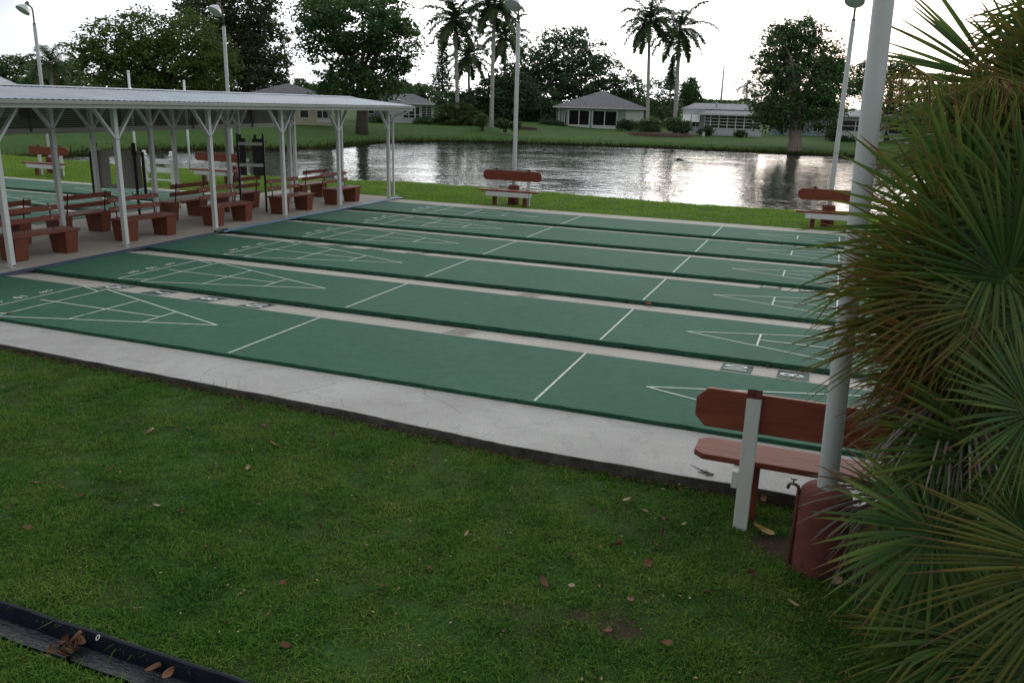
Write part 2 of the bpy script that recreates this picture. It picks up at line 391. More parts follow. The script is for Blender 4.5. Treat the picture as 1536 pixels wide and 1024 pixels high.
for k in range(6):
    yc = k*LP+LW/2
    for x, up, rd in ((-4.30, (1,0,0), (0,-1,0)), (3.6576+4.30, (-1,0,0), (0,1,0))):
        for dy, s, z in ((0,'10',.20),(-.40,'OFF',.13),(.40,'OFF',.13)):
            tag(text_mesh('penalty_marking', s, z, M['num_white'], flat(x, yc+dy, .005, up, rd)), kind='structure')
# concrete: strips between the lanes, walkway, pavilion floor
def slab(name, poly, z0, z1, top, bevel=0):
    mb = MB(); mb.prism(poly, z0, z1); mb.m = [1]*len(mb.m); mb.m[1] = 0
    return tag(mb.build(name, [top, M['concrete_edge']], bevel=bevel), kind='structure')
def strips(xa, xb, dy, far):
    for k in range(6):
        y0 = k*LP+dy+LW+.002; y1 = y0+(.594 if k < 5 else far); mb = MB(); z1 = szz(.594) if k < 5 else -.03
        mb.add([(xa,y0,-.4),(xb,y0,-.4),(xb,y1,-.4),(xa,y1,-.4),(xa,y0,-.006),(xb,y0,-.006),(xb,y1,z1),(xa,y1,z1)], [(0,3,2,1),(4,5,6,7),(0,1,5,4),(1,2,6,5),(2,3,7,6),(3,0,4,7)])
        tag(mb.build('gutter_strip', M['strip']), kind='structure')
strips(-5.92, 10.4, 0, .88)
strips(-26.2, -10.12, -1.4, .58)
wk = [(-5.92,-.52),(-4.2,-.62),(-2.64,-.715),(-.3,-.80),(2.03,-.88)] 
wk += [(3.0,-.955),(3.84,-1.02),(5.66,-1.0),(8,-1.02),(10.4,-1.05)]
wk2 = []
for (a, b), (c, d) in zip(wk, wk[1:]):
    for i in range(12):
        t = i/12; wk2.append((a+(c-a)*t, b+(d-b)*t+random.uniform(-.007,.007)))
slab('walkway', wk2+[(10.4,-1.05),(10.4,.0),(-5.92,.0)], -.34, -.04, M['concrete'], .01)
slab('pavilion_floor', [(-10.1,-4),(-5.96,-4),(-5.96,15.35),(-10.1,15.35)], -.36, -.012, M['floor'], .008)
# drain grates
for x, y, lab in ((1.90, LW+.28, 'slotted iron drain grate in the nearest pale strip, closest to the walkway'),
                  (1.96, LP+LW+.28, 'slotted iron drain grate in the second pale strip, farther from the walkway')):
    r = empty('drain_grate', (x, y, szz(.28)), 0, lab, 'drain grate', 'drain grates in the strips'); r.rotation_euler.x = -.104
    mb = MB(); mb.box((-.16,-.20,.002),(.16,-.18,.008)); mb.box((-.16,.18,.002),(.16,.20,.008)); mb.box((-.16,-.18,.002),(-.145,.18,.008)); mb.box((.145,-.18,.002),(.16,.18,.008))
    mb.build('frame', M['strip'], r)
    mb = MB()
    for i in range(8): mb.box((-.145+i*.0375,-.18,.004),(-.127+i*.0375,.18,.009))
    mb.build('slats', M['strip'], r)
    mb = MB(); mb.quad((-.145,-.18,.003),(.145,-.18,.003),(.145,.18,.003),(-.145,.18,.003)); mb.build('shade_sheet', M['slot_shade'], r, fix=False)  # flat dark sheet under the slats, painted as shade; no hole is modelled
# flat blue hoses along the pavilion floor
def hose(name, pts, mt, label):
    mb = MB(); P = []
    for (x0,y0),(x1,y1) in zip(pts, pts[1:]):
        n = max(2, int(abs(y1-y0)/.25))
        for i in range(n):
            t = i/n; P.append(Vector((x0+(x1-x0)*t+.012*math.sin(y0*3+7*t), y0+(y1-y0)*t, 0)))
    P.append(Vector((*pts[-1],0)))
    prof = [(-.055,.004),(-.045,.022),(-.012,.030),(.012,.030),(.045,.022),(.055,.004)]
    vs = [(p.x+a, p.y, h) for p in P for a, h in prof]; n = len(prof)
    fs = [(i*n+j, i*n+j+1, (i+1)*n+j+1, (i+1)*n+j) for i in range(len(P)-1) for j in range(n-1)]
    mb.add(vs, fs); o = mb.build(name, mt, None, True); return o
r = empty('hose', (0,0,.0), 0, 'dark navy flat hose lying along the near half of the pavilion floor edge', 'hose', 'flat hoses along the pavilion')
h = hose('hose_body', [(-5.80,-4),(-5.80,1.8),(-5.84,3.9),(-5.90,6.85)], M['hose_navy'], None); h.parent = r
mb = MB(); mb.tube([(-5.90,6.85,.03),(-5.91,7.05,.03)], .035, 8); mb.build('coupling', M['black'], r)
r = empty('hose', (0,0,.0), 0, 'paler blue flat hose lying along the far half of the pavilion floor edge', 'hose', 'flat hoses along the pavilion')
h = hose('hose_body', [(-5.90,7.05),(-5.98,9.9),(-6.0,12.2),(-5.99,15.1)], M['hose_blue'], None); h.parent = r
mb = MB(); mb.tube([(-5.90,7.1,.032),(-5.905,7.22,.032)], .036, 8); mb.build('coupling', M['black'], r)
# ---------------------------------------------------------------- pavilion
def pavilion():
    r = empty('pavilion', (0,0,-.012), 0, 'long open white shelter with low metal roof on braced posts beside the courts', 'pavilion')
    y0, y1 = -4.0, 15.48; xe, xb, xr = -5.72, -10.0, -7.83; ze, zr = 2.665, 2.865
    # corrugated sheets, ribs running from ridge to eave
    for side, xo in ((0, xe), (1, xb)):
        mb = MB(); n = 290; vs = []
        for i in range(n+1):
            y = y0+(y1-y0)*i/n; lift = .012 if i % 2 else 0
            jag = random.uniform(-.012,.012)
            for x, z in ((xr, zr), ((xr+xo)/2, (zr+ze)/2), (xo+(.03+jag)*(1 if side == 0 else -1), ze)): vs.append((x, y, z+lift+.002))
        fs = [(i*3+j, i*3+j+1, i*3+j+4, i*3+j+3) for i in range(n) for j in range(2)]
        mb.add(vs, fs); o = mb.build('roof_sheet', M['roof_metal'], r)
        s = o.modifiers.new('thick', 'SOLIDIFY'); s.thickness = .004
    mb = MB(); 
    for i in range(8):
        a = y0+(y1-y0)*i/8; b = y0+(y1-y0)*(i+1)/8-.01
        mb.add([(xr-.16,a,zr-.004+.012),(xr,a,zr+.03),(xr+.16,a,zr-.004+.012),(xr-.16,b,zr-.004+.014),(xr,b,zr+.033),(xr+.16,b,zr-.004+.014)], [(0,1,4,3),(1,2,5,4)])
    mb.build('ridge_cap', M['roof_metal'], r)
    mb = MB(); mb.box((xe-.045,y0,2.535),(xe-.02,y1,2.652)); mb.build('front_fascia', M['fascia'], r, bevel=.003)
    mb = MB(); g = [(xe-.018,2.60),(xe+.055,2.605),(xe+.075,2.655),(xe+.068,2.657),(xe+.048,2.612),(xe-.018,2.607)]
    mb.extr([(x,z) for x,z in g], (0,y0,0), (1,0,0), (0,0,1), (0,1,0), y1-y0); mb.build('gutter', M['fascia'], r)
    mb = MB()
    for s, xo in ((1, xe-.046), (-1, xb+.03)):
        mb.bar((xr, y1-.03, zr-.075), (xo, y1-.03, ze-.075), .03, .11)
    mb.build('gable_fascia', M['fascia'], r)
    mb = MB(); mb.box((-6.27,y0+.1,2.535),(-6.20,y1-.12,2.645)); mb.build('front_beam', M['post'], r)
    mb = MB(); mb.box((-7.885,y0+.1,2.66),(-7.815,y1-.12,2.79)); mb.build('ridge_beam', M['post'], r)
    mb = MB(); mb.box((-9.56,y0+.1,2.535),(-9.49,y1-.12,2.63)); mb.build('rear_beam', M['post'], r)
    mb = MB()
    for i in range(17):
        y = -3.6+i*1.18
        for xo in (xe, xb): mb.bar((xr,y,zr-.06),(xo-.02*(1 if xo == xe else -1)-(.03 if xo==xe else -.03),y,ze-.055),.04,.08)
    for x in (-6.6,-7.2,-8.4,-9.0): mb.box((x-.02,y0+.1,2.865-.2*abs(x+7.83)/2.1-.045),(x+.02,y1-.1,2.865-.2*abs(x+7.83)/2.1-.008))
    mb.build('rafters', M['louver'], r)
    # louvred screen hung along the back
    lv = MB()
    for i in range(12):
        z = 2.07+i*.043; lv.bar((xb+.05,y0,z-.06),(xb+.05,y1-.1,z),.008,.040,(.45,0,1))
    lo = lv.build('louver_screen', M['louver'], r)
    for i in range(8):
        mb = MB(); y = y0+.3+i*2.45; mb.box((xb+.072,y-.02,1.95),(xb+.10,y+.02,2.6)); mb.build('screen_batten', M['louver'], lo)
    mb = MB(); mb.bar((xb+.047,y0,1.92),(xb+.047,y1-.1,2.0),.035,.12); mb.build('bottom_rail', M['fascia'], lo)
    # posts with knee braces
    rows = [(-6.24, [-.1,2.37,4.78,7.27,9.76,12.20,14.88], 2.53), (-7.85, [-.1,2.37,4.82,7.3,9.8,12.3,14.9], 2.66), (-9.52, [-.1,2.37,4.82,7.3,9.8,12.3,14.9], 2.53)]
    for ri, (x, ys, zt_) in enumerate(rows):
        for j, y in enumerate(ys):
            w = .043
            mb = MB(); mb.box((x-w,y-w,0),(x+w,y+w,zt_)); p = mb.build('post', M['post'], r, bevel=.006)
            for s in (-1, 1):
                if j == len(ys)-1 and s == 1: continue
                b = MB(); dz = .47 if ri == 0 else .46
                b.bar((x+.001*s,y+s*w*.9,zt_-dz-.05),(x+.001*s,y+s*(.45),zt_-.005),.038,.075,(1,0,0)); b.build('knee_brace', M['post'], p)
            for ya, za in ((y-.01, zt_-.55), (y-.015, .037), (y+.02, .037)):
                b = MB(); b.box((x+w,ya-.01,za-.009),(x+w+.011,ya+.01,za+.009)); b.build('bolt', M['black'], p)
    mb = MB(); P = [(-5.70,15.30,2.60),(-5.78,15.25,2.50),(-6.08,15.02,2.36),(-6.13,14.98,2.25),(-6.13,14.98,.08),(-6.02,15.02,.04)]
    mb.tube(P, .032, 8); mb.build('downspout', M['pole'], r, True)
    return r
pavilion()

def slat_bench():
    r = empty('slat_bench', (0,0,0))
    def planter(yc):
        mb = MB(); wb, wt, db, dt, h = .115, .135, .185, .225, .395
        for (w0,d0,z0,w1,d1,z1) in ((wb,db,0,wt,dt,h),):
            mb.add([(-d0,yc-w0,z0),(d0,yc-w0,z0),(d0,yc+w0,z0),(-d0,yc+w0,z0),(-d1,yc-w1,z1),(d1,yc-w1,z1),(d1,yc+w1,z1),(-d1,yc+w1,z1)],
                   [(0,3,2,1),(4,5,6,7),(0,1,5,4),(1,2,6,5),(2,3,7,6),(3,0,4,7)])
        return mb
    for yc in (-.49,.49): planter(yc).build('planter_leg', M['redbrown'], r, bevel=.01)
    mb = MB()
    for i in range(3): mb.box((-.235+i*.162,-.665,.396),(-.235+i*.162+.15,.665,.434))
    mb.build('seat', M['slat'], r, bevel=.006)
    for s in (-.47,.47):
        mb = MB(); mb.tube([(-.215,s,.40),(-.235,s,.60),(-.285,s,.86)], .013, 8); mb.box((-.25,s-.02,.434),(-.19,s+.02,.44)); mb.build('back_rod', M['black'], r)
    for z, x in ((.60,-.222),(.78,-.258)):
        mb = MB(); mb.bar((x,-.63,z),(x,.63,z),.026,.095,(-.2,0,1)); o = mb.build('back_slat', M['slat'], r, bevel=.005)
        b = MB()
        for s in (-.47,.47): b.bar((x+.012,s,z),(x+.02,s,z),.02,.02)
        b.build('bolt_head', M['pole'], o)
    return r
proto = slat_bench()
fy = [3.36,5.82,8.32,10.78,13.15]; by = [3.6,5.5,8.45,10.45,13.6]
words = ['nearest','second','third','fourth','farthest']
for row in (0, 1):
    for i in range(5):
        o = proto if (row == 0 and i == 0) else copy_tree(proto)
        if row == 0:
            o.location = (-6.76,fy[i],-.012); o.rotation_euler.z = random.uniform(-.03,.03)-.03
            lab = f'slat bench facing the right-hand courts, {words[i]} from the camera in the front shelter row'
        else:
            o.location = (-8.17,by[i],-.012); o.rotation_euler.z = PI+random.uniform(-.03,.03)
            lab = f'slat bench seen from behind, {words[i]} from the camera in the back shelter row'
        tag(o, lab, 'bench', 'slat benches under the pavilion')

# ---------------------------------------------------------------- plank benches by the court ends
def plank_bench():
    r = empty('plank_bench', (0,0,0))
    def plank(L, W, c): h, w = L/2, W/2; return [(-h+c,-w),(h-c,-w),(h,-w+c),(h,w-c),(h-c,w),(-h+c,w),(-h,w-c),(-h,-w+c)]
    mb = MB(); mb.extr(plank(1.80,.285,.075), (0,-.195,.86), (1,0,0), (0,.06,1), (0,-1,.06), .042); b = mb.build('backrest', M['red'], r, bevel=.006)
    mb = MB(); mb.extr(plank(1.80,.36,.07), (0,.02,.425), (1,0,0), (0,1,0), (0,0,1), .045); mb.build('seat', M['redtop'], r, bevel=.006)
    for s in (-.50,.50):
        mb = MB(); mb.box((s-.05,-.29,-.15),(s+.05,-.215,.99)); u = mb.build('upright', M['white'], r, bevel=.005)
        c = MB(); c.add([(s-.05,-.29,.991),(s+.05,-.29,.991),(s+.05,-.215,.991),(s-.05,-.215,.991),(s-.05,-.252,1.045),(s+.05,-.252,1.045)], [(0,3,2,1),(0,1,5,4),(1,2,5),(2,3,4,5),(3,0,4)]); c.build('post_cap', M['cap'], u)
    for s in (-.47,.47):
        mb = MB(); mb.box((s-.055,-.10,-.15),(s+.055,-.02,.421)); mb.build('leg', M['red'], r, bevel=.005)
    for s in (-.50,.50):
        mb = MB(); o_ = math.copysign(.074,s); mb.box((s+o_-.022,-.27,.29),(s+o_+.022,.168,.42)); mb.build('bearer', M['white'], r, bevel=.004)
    mb = MB(); mb.box((-.66,.17,.29),(.66,.195,.424)); mb.build('apron', M['white'], r, bevel=.004)
    return r
pb = plank_bench()
spots = [((6.30,-1.24),0.0,'weathered red plank bench seen from behind on the lawn beside the fan palm'),
         ((-2.60,15.42),PI,'red plank bench with white apron alone on the far grass strip against the bright lake'),
         ((6.20,15.30),PI,'red plank bench across the courts half hidden by the fan palm fronds'),
         ((-13.4,15.75),PI,'red plank bench seen through the shelter beside the upright black frame'),
         ((-19.35,14.3),PI,'red plank bench on the grass past the left courts, leftmost in the view')]
for i, (p, a, lab) in enumerate(spots):
    o = pb if i == 0 else copy_tree(pb)
    o.location = (*p, -.13 if i == 0 else -.06); o.rotation_euler.z = a; tag(o, lab, 'bench', 'plank benches beside the court ends')

# ---------------------------------------------------------------- court lamps
def lamp_post():
    r = empty('lamp_post', (0,0,0))
    mb = MB(); mb.lathe([(.168,-.15),(.166,.515),(.158,.555),(.13,.582),(0,.592)], 28); mb.build('base', M['redcyl'], r, True)
    mb = MB(); mb.lathe([(.063,.58),(.058,3),(.055,5.0),(.045,5.03),(0,5.04)], 20); mb.build('pole', M['pole'], r, True)
    mb = MB(); mb.tube([(0,0,5.0),(0,0,5.42),(0,-.02,5.55),(0,-.10,5.62),(0,-.22,5.64)], .026, 10); mb.lathe([(.042,4.98),(.05,5.0),(.05,5.05),(.03,5.08)], 12); mb.build('upper_pipe', M['fitter'], r, True)
    ax = Vector((-.12,-.62,-.86)).normalized(); o = Vector((0,-.22,5.64))
    mb = MB(); mb.lathe([(.0,-.10),(.055,-.10),(.06,-.02),(.05,.06)], 16, o, ax); h = mb.build('lamp_holder', M['fitter'], r, True)
    mb = MB(); prof = [(.05,.0),(.07,.05),(.13,.09),(.19,.16),(.225,.25),(.235,.26),(.225,.262),(.215,.25)]
    mb.lathe(prof, 28, o, ax); mb.build('lamp_shade', M['shade_out'], r, True)
    mb = MB(); mb.lathe([(.214,.246),(.15,.262),(.0,.268)], 28, o, ax); mb.build('lens', M['shade_in'], r, True)
    return r
lp = lamp_post()
ls = [((6.349,-1.85),'thick pale pole rising from a red concrete drum beside the fan palm'),
      ((-2.62,15.85),'lamp post behind the lone bench in the middle of the far grass strip'),
      ((6.08,15.85),'lamp post at the far right between the big paperbark tree and the near thick pole'),
      ((-13.05,16.3),'lamp post beyond the shelter roof with its bell shade against the dark trees'),
      ((-20.15,15.25),'leftmost lamp post, its bell shade tilted out against the white sky')]
for i, (p, lab) in enumerate(ls):
    o = lp if i == 0 else copy_tree(lp)
    o.location = (*p, -.145 if i == 0 else -.06); o.rotation_euler.y = -.023 if i == 0 else 0; tag(o, lab, 'lamp post', 'lamp posts around the courts')
# tap on the near drum
r = empty('garden_tap', (6.349,-1.85,-.145), 0, 'small garden tap on a red riser pipe strapped to the drum base', 'tap')
mb = MB(); mb.tube([(-.184,-.02,-.05),(-.184,-.02,.545),(-.188,-.015,.56),(-.205,.0,.563)], .012, 8); mb.build('riser_pipe', M['redcyl'], r, True)
mb = MB(); mb.tube([(-.20,.0,.563),(-.235,.01,.565),(-.247,.016,.553),(-.254,.02,.522)], .011, 8); mb.tube([(-.222,.006,.565),(-.222,.006,.60)], .005, 6)
mb.lathe([(.0,.0),(.02,.0),(.023,.004),(.02,.008),(0,.008)], 10, (-.222,.006,.597)); mb.build('spigot', M['brass'], r, True)

# ---------------------------------------------------------------- scoreboards, rack, plain poles
def scoreboard():
    r = empty('scoreboard', (-9.66,8.08,-.012), 0, 'grey two-panel scoreboard frame on black posts standing behind the shelter benches', 'scoreboard')
    # local: u runs along the board, seen from the courts
    a = Vector((.86,.51,0)).normalized()
    P = lambda u, z, d=0: Vector((a.x*u+a.y*d, a.y*u-a.x*d, z))
    def pl(mb, u0, u1, z0, z1, d0=0, d1=.03):
        mb.add([P(u0,z0,d0),P(u1,z0,d0),P(u1,z1,d0),P(u0,z1,d0),P(u0,z0,d1),P(u1,z0,d1),P(u1,z1,d1),P(u0,z1,d1)], [(0,1,2,3),(7,6,5,4),(0,4,5,1),(1,5,6,2),(2,6,7,3),(3,7,4,0)])
    for u0, u1 in ((-.50,-.17),(.06,.52)):
        mb = MB(); pl(mb, u0, u1, .72, 1.36); mb.build('score_panel', M['greyboard'], r, bevel=.004)
    mb = MB(); pl(mb, -.52, .53, 1.362, 1.50); mb.build('top_board', M['greyboard'], r, bevel=.004)
    mb = MB(); pl(mb, -.52, .53, .63, .718); mb.build('bottom_board', M['greyboard'], r, bevel=.004)
    for u in (-.57,.575):
        mb = MB(); pl(mb, u-.03, u+.03, .45, 1.48, -.01, .04); mb.build('end_strip', M['black'], r)
    for u in (-.44,.40):
        mb = MB(); pl(mb, u-.025, u+.025, 0, 1.58, .031, .08); pl(mb, u-.045, u+.045, 1.40, 1.68, .028, .09); p = mb.build('post', M['black'], r)
        b = MB()
        for d in (-.10,.10): b.tube([P(u,.50,.1),P(u+d,.48,.13),P(u+d,.56,.15)], .012, 6)
        b.build('cue_hook', M['black'], p)
    return r
scoreboard()
def frame2():
    r = empty('score_frame', (-7.53,10.25,-.012), 0, 'tall black frame with two white crossrails and dark hanging panels among the benches', 'scoreboard')
    a = Vector((.93,.36,0)).normalized(); n = Vector((a.y,-a.x,0))
    P = lambda u, z, d=0: a*u + n*d + Vector((0,0,z))
    def pl(mb, u0, u1, z0, z1, d0, d1):
        mb.add([P(u0,z0,d0),P(u1,z0,d0),P(u1,z1,d0),P(u0,z1,d0),P(u0,z0,d1),P(u1,z0,d1),P(u1,z1,d1),P(u0,z1,d1)], [(0,1,2,3),(7,6,5,4),(0,4,5,1),(1,5,6,2),(2,6,7,3),(3,7,4,0)])
    for u in (-.32,.32):
        mb = MB(); pl(mb, u-.022, u+.022, 0, 1.92, -.025, .025); mb.build('post', M['black'], r)
    for z in (1.64,1.12):
        mb = MB(); pl(mb, -.298, .298, z, z+.075, .0, .022); mb.build('crossrail', M['white'], r)
    for u0, u1 in ((-.29,-.13),(.04,.29)):
        mb = MB(); pl(mb, u0, u1, .90, 1.80, -.03, -.003); pl(mb, (u0+u1)/2-.03-.05, (u0+u1)/2+.03-.05, 1.80, 1.90, -.025, -.005); mb.build('hanging_panel', M['darkboard'], r)
    return r
frame2()
r = empty('post_rack', (-14.55,14.5,-.06), .12, 'white wooden rack with two turned post tops and three crossrails on the grass', 'rack')
for s in (-.5,.5):
    mb = MB(); mb.lathe([(.055,-.1),(.055,.78),(.075,.80),(.075,.84),(.05,.86),(.05,.89),(.08,.91),(.08,.96),(.05,.98),(.06,1.02),(.05,1.07),(0,1.085)], 14, (s,0,0)); mb.build('post', M['rackwhite'], r, True)
for z, h in ((.66,.16),(.38,.16),(.12,.05)):
    mb = MB(); mb.box((-.46,-.015,z),(.46,.015,z+h)); mb.build('crossrail', M['rackwhite'], r, bevel=.004)
for (x, y, h, lean, lab) in ((-16.65,18.3,3.36,.02,'right one of two thin white poles, standing clear of the white rack'),
                       (-17.2,16.25,3.6,.01,'left one of two thin white poles, standing behind the grey scoreboard')):
    r = empty('white_pole', (x,y,-.08), 0, lab, 'pole', 'thin white poles behind the shelter')
    mb = MB(); mb.tube([(0,0,-.3),(lean,0,h)], .04, 10); mb.build('shaft', M['rackwhite'], r, True)
    mb = MB(); mb.lathe([(.045,h-.04),(.05,h),(.03,h+.03),(0,h+.035)], 10, (lean,0,0)); mb.build('cap', M['rackwhite'], r, True)

# floating stick and lizard
o = MB(); 
pts = [Vector((-.42+.84*i/10, .03*math.sin(i*1.7), .02+(.09 if i in (4,5) else .04 if 2<i<8 else .0)+.02*math.sin(i*2.3))) for i in range(11)]
r = empty('floating_branch', (-4.50,54.1,-.75), .73, 'dark knobbly branch floating low on the bright far water', 'branch')
o.tube(pts, [.02,.035,.05,.06,.09,.09,.07,.06,.05,.04,.02], 7); o.build('stem', M['drift'], r, True)
o = MB(); o.tube([(-.36,0,.02),(-.38,.02,.14)], [.02,.008], 5); o.tube([(-.2,0,.03),(-.22,.02,.17)], [.02,.008], 5); o.build('twigs', M['drift'], r, True)
def lizard():
    V = [(0,0,.010),(.028,0,.013),(.052,.002,.012),(.064,.004,.013),(.080,.005,.013),(.094,.005,.010),
         (-.03,.002,.008),(-.07,.006,.005),(-.12,.010,.004),(-.165,.008,.003)]
    R = [.010,.0135,.012,.0085,.011,.004,.007,.0045,.003,.0012]
    E = [(0,1),(1,2),(2,3),(3,4),(4,5),(0,6),(6,7),(7,8),(8,9)]
    def limb(root, pts):
        p = root
        for q, rr in pts: V.append(q); R.append(rr); E.append((p, len(V)-1)); p = len(V)-1
    for s in (-1, 1):
        limb(2, [((.056,.020*s,.010),.0045),((.050,.036*s,.004),.0032),((.064,.046*s,.003),.003)])
        limb(0, [((.010,.022*s,.010),.006),((-.010,.038*s,.006),.0042),((-.022,.030*s,.003),.003),((-.030,.046*s,.003),.0028)])
    me = bpy.data.meshes.new('body'); me.from_pydata(V, E, [])
    o = bpy.data.objects.new('tmp', me); col.objects.link(o)
    sk = o.modifiers.new('skin','SKIN'); o.modifiers.new('sub','SUBSURF').levels = 2
    for i, sv in enumerate(me.skin_vertices[0].data): sv.radius = (R[i], R[i]*.85); sv.use_root = (i == 0)
    dg = bpy.context.evaluated_depsgraph_get(); m2 = bpy.data.meshes.new_from_object(o.evaluated_get(dg))
    bpy.data.objects.remove(o); m2.materials.clear(); m2.materials.append(M['skin_liz'])
    m2.polygons.foreach_set('use_smooth', [True]*len(m2.polygons))
    b = bpy.data.objects.new('lizard', m2); link(b)
    b.location = (5.44,-.875,-.039); b.rotation_euler = (0,0,-.62)
    tag(b, 'small dark lizard with a long thin tail on the pale walkway edge by the bench', 'lizard')
    e = MB()
    for s in (-1, 1): e.lathe([(0,-.002),(.002,0),(0,.002)], 6, (.084,.005+.008*s,.018))
    e.build('eyes', M['black'], b, True)
lizard()
# ---------------------------------------------------------------- houses across the lake
M['h_green'] = mat('pale_green_stucco', (.25,.35,.31), (.30,.40,.355), 1.5, .9, .2, 20, .01)
M['h_white'] = mat('white_siding', (.52,.55,.58), (.60,.63,.66), 1.5, .7, .15, 20, .01, (.3,.3,6))
M['h_cream'] = mat('cream_stucco', (.48,.44,.34), (.56,.52,.41), 1.5, .9, .2, 20, .01)
M['h_blue'] = mat('blue_grey_siding', (.24,.30,.36), (.30,.36,.42), 1.5, .8, .15)
M['trim'] = mat('white_trim', (.62,.64,.64), (.72,.74,.74), 2, .6, .05)
M['shingle'] = mat('grey_shingle', (.13,.135,.15), (.20,.205,.22), 3, .9, .5, 9, .02, (1,1,3), dirt=((.09,.095,.10), 1.2, .55))
M['roof_pale'] = mat('pale_roof', (.42,.44,.50), (.52,.54,.60), 1, .6, .1)
M['roof_dark'] = mat('weathered_panel_roof', (.16,.165,.18), (.27,.275,.29), 2.2, .6, .2, dirt=((.08,.08,.085), 3, .55))
def glass_mat(name, c, rough):
    m, nt, b = new_mat(name); b.inputs['Base Color'].default_value = (*c, 1); b.inputs['Roughness'].default_value = rough
    b.inputs['Specular IOR Level'].default_value = .5
    v = coords(nt); bump(nt, b, noise(nt, v, 1.3, 2), .06, .05); return m
M['screen'] = mat('insect_screen', (.008,.010,.010), (.016,.019,.018), 1.2, .8, 0, spec=.15)
M['pane'] = glass_mat('window_glass', (.012,.015,.017), .12)
M['pane_sky'] = glass_mat('louvre_glass', (.03,.035,.04), .05)
def house_frame(name, px, py, D, label, cat, turn=0, group=None):
    o = at(px, py, D); d = (o-CAM); a = math.atan2(d.y, d.x)-PI/2
    return empty(name, o, a+turn, label, cat, group), D/FPX
def win(r, u0, u1, z0, z1, mu=(), mz=(), d=0.0, pane='pane', fr=.06, name='window', frame='trim', rot=None):
    mb = MB()
    mb.box((u0-fr,d-.05,z0-fr),(u1+fr,d-.004,z0)); mb.box((u0-fr,d-.05,z1),(u1+fr,d-.004,z1+fr))
    mb.box((u0-fr,d-.05,z0),(u0,d-.004,z1)); mb.box((u1,d-.05,z0),(u1+fr,d-.004,z1))
    for u in mu: mb.box((u-fr/2,d-.045,z0),(u+fr/2,d-.005,z1))
    for z in mz:
        us = [u0]+[x for u in mu for x in (u-fr/2, u+fr/2)]+[u1]
        for a, b in zip(us[::2], us[1::2]): mb.box((a,d-.042,z-fr/3),(b,d-.006,z+fr/3))
    if rot:
        mb.v = [tuple(rot @ Vector(v)) for v in mb.v]
    w = mb.build(name, M[frame], r)
    p = MB(); p.box((u0,d-.025,z0),(u1,d-.012,z1))
    if rot: p.v = [tuple(rot @ Vector(v)) for v in p.v]
    p.build('pane', M[pane], w); return w
def bx(r, name, a, b, m, bev=0):
    mb = MB(); mb.box(a, b); return mb.build(name, M[m], r, bevel=bev)
def hip(r, u0, u1, d0, d1, ze, apex, z, m, name='roof', th=.16):
    mb = MB(); (a0, a1) = apex     # ridge ends
    mb.add([(u0,d0,ze),(u1,d0,ze),(u1,d1,ze),(u0,d1,ze),(*a0,z),(*a1,z)], [(0,1,4),(1,2,5,4),(2,3,5),(3,0,4,5)])
    o = mb.build(name, M[m], r); 
    f = MB(); f.box((u0,d0,ze-th),(u1,d0+.05,ze-.004)); f.box((u0,d1-.05,ze-th),(u1,d1,ze-.004)); f.box((u0,d0+.05,ze-th),(u0+.05,d1-.05,ze-.004)); f.box((u1-.05,d0+.05,ze-th),(u1,d1-.05,ze-.004))
    f.add([(u0+.05,d0+.05,ze-th+.02),(u1-.05,d0+.05,ze-th+.02),(u1-.05,d1-.05,ze-th+.02),(u0+.05,d1-.05,ze-th+.02)], [(0,1,2,3)])
    f.build('fascia', M['trim'], o); return o

# pale green house with two wide screened openings
r, s = house_frame('green_house', 903, 194, 106, 'pale green house with grey hip roof and two wide dark screened openings', 'house', turn=.03)
bx(r, 'wall', (-4.95,0,-.9), (5.15,10,2.62), 'h_green')
bx(r, 'side_wing', (-5.95,1.6,-.9), (-4.952,9.5,2.6), 'h_blue')
hip(r, -6.35, 5.65, -.6, 11, 2.66, ((-.1,5.2),(-.1,6.4)), 4.78, 'shingle')
for u0, u1 in ((-4.25,-1.75),(-1.22,1.72)):
    w = win(r, u0, u1, .48, 2.22, [(u0+u1)/2], pane='screen', fr=.12, name='screen_opening')
    bx(r, 'kick_panel', (u0-.1,-.06,.0), (u1+.1,-.006,.355), 'trim')
mb = MB()
for i in range(11): mb.box((2.92+i*.205,-.06,.55),(2.92+i*.205+.165,-.03,2.3))
mb.box((2.88,-.032,.5),(5.08,-.006,2.34)); mb.build('storm_shutter', M['trim'], r)
for u in (-5.55,-5.15): bx(r, 'column', (u-.13,.9,-.6), (u+.13,1.15,2.5), 'trim')
win(r, -4.9+.15, -4.9+.35, .5, 2.1, pane='screen', d=-.002)

# white mobile home with sun room and awnings
r, s = house_frame('mobile_home', 1085, 203, 94, 'white mobile home with a glazed sunroom and tilted awnings left of the paperbark tree', 'house')
bx(r, 'wall', (-4.7,1.8,-.9), (3.9,7,2.75), 'h_white')
bx(r, 'side_wall', (-4.72,.55,-.9), (-2.30,1.798,2.70), 'h_white')
bx(r, 'sunroom_wall', (-2.28,0,-.9), (4.1,1.796,.72), 'h_white')
rf = MB(); rf.add([(-2.9,-.5,2.22),(4.4,-.5,2.22),(4.4,2.2,2.82),(-2.9,2.2,2.82),(-2.9,-.5,2.32),(4.4,-.5,2.32),(4.4,2.2,2.92),(-2.9,2.2,2.92)], [(0,3,2,1),(4,5,6,7),(0,1,5,4),(1,2,6,5),(2,3,7,6),(3,0,4,7)])
ro = rf.build('sunroom_roof', M['roof_dark'], r); bx(ro, 'fascia', (-2.95,-.56,2.16), (4.45,-.505,2.33), 'trim')
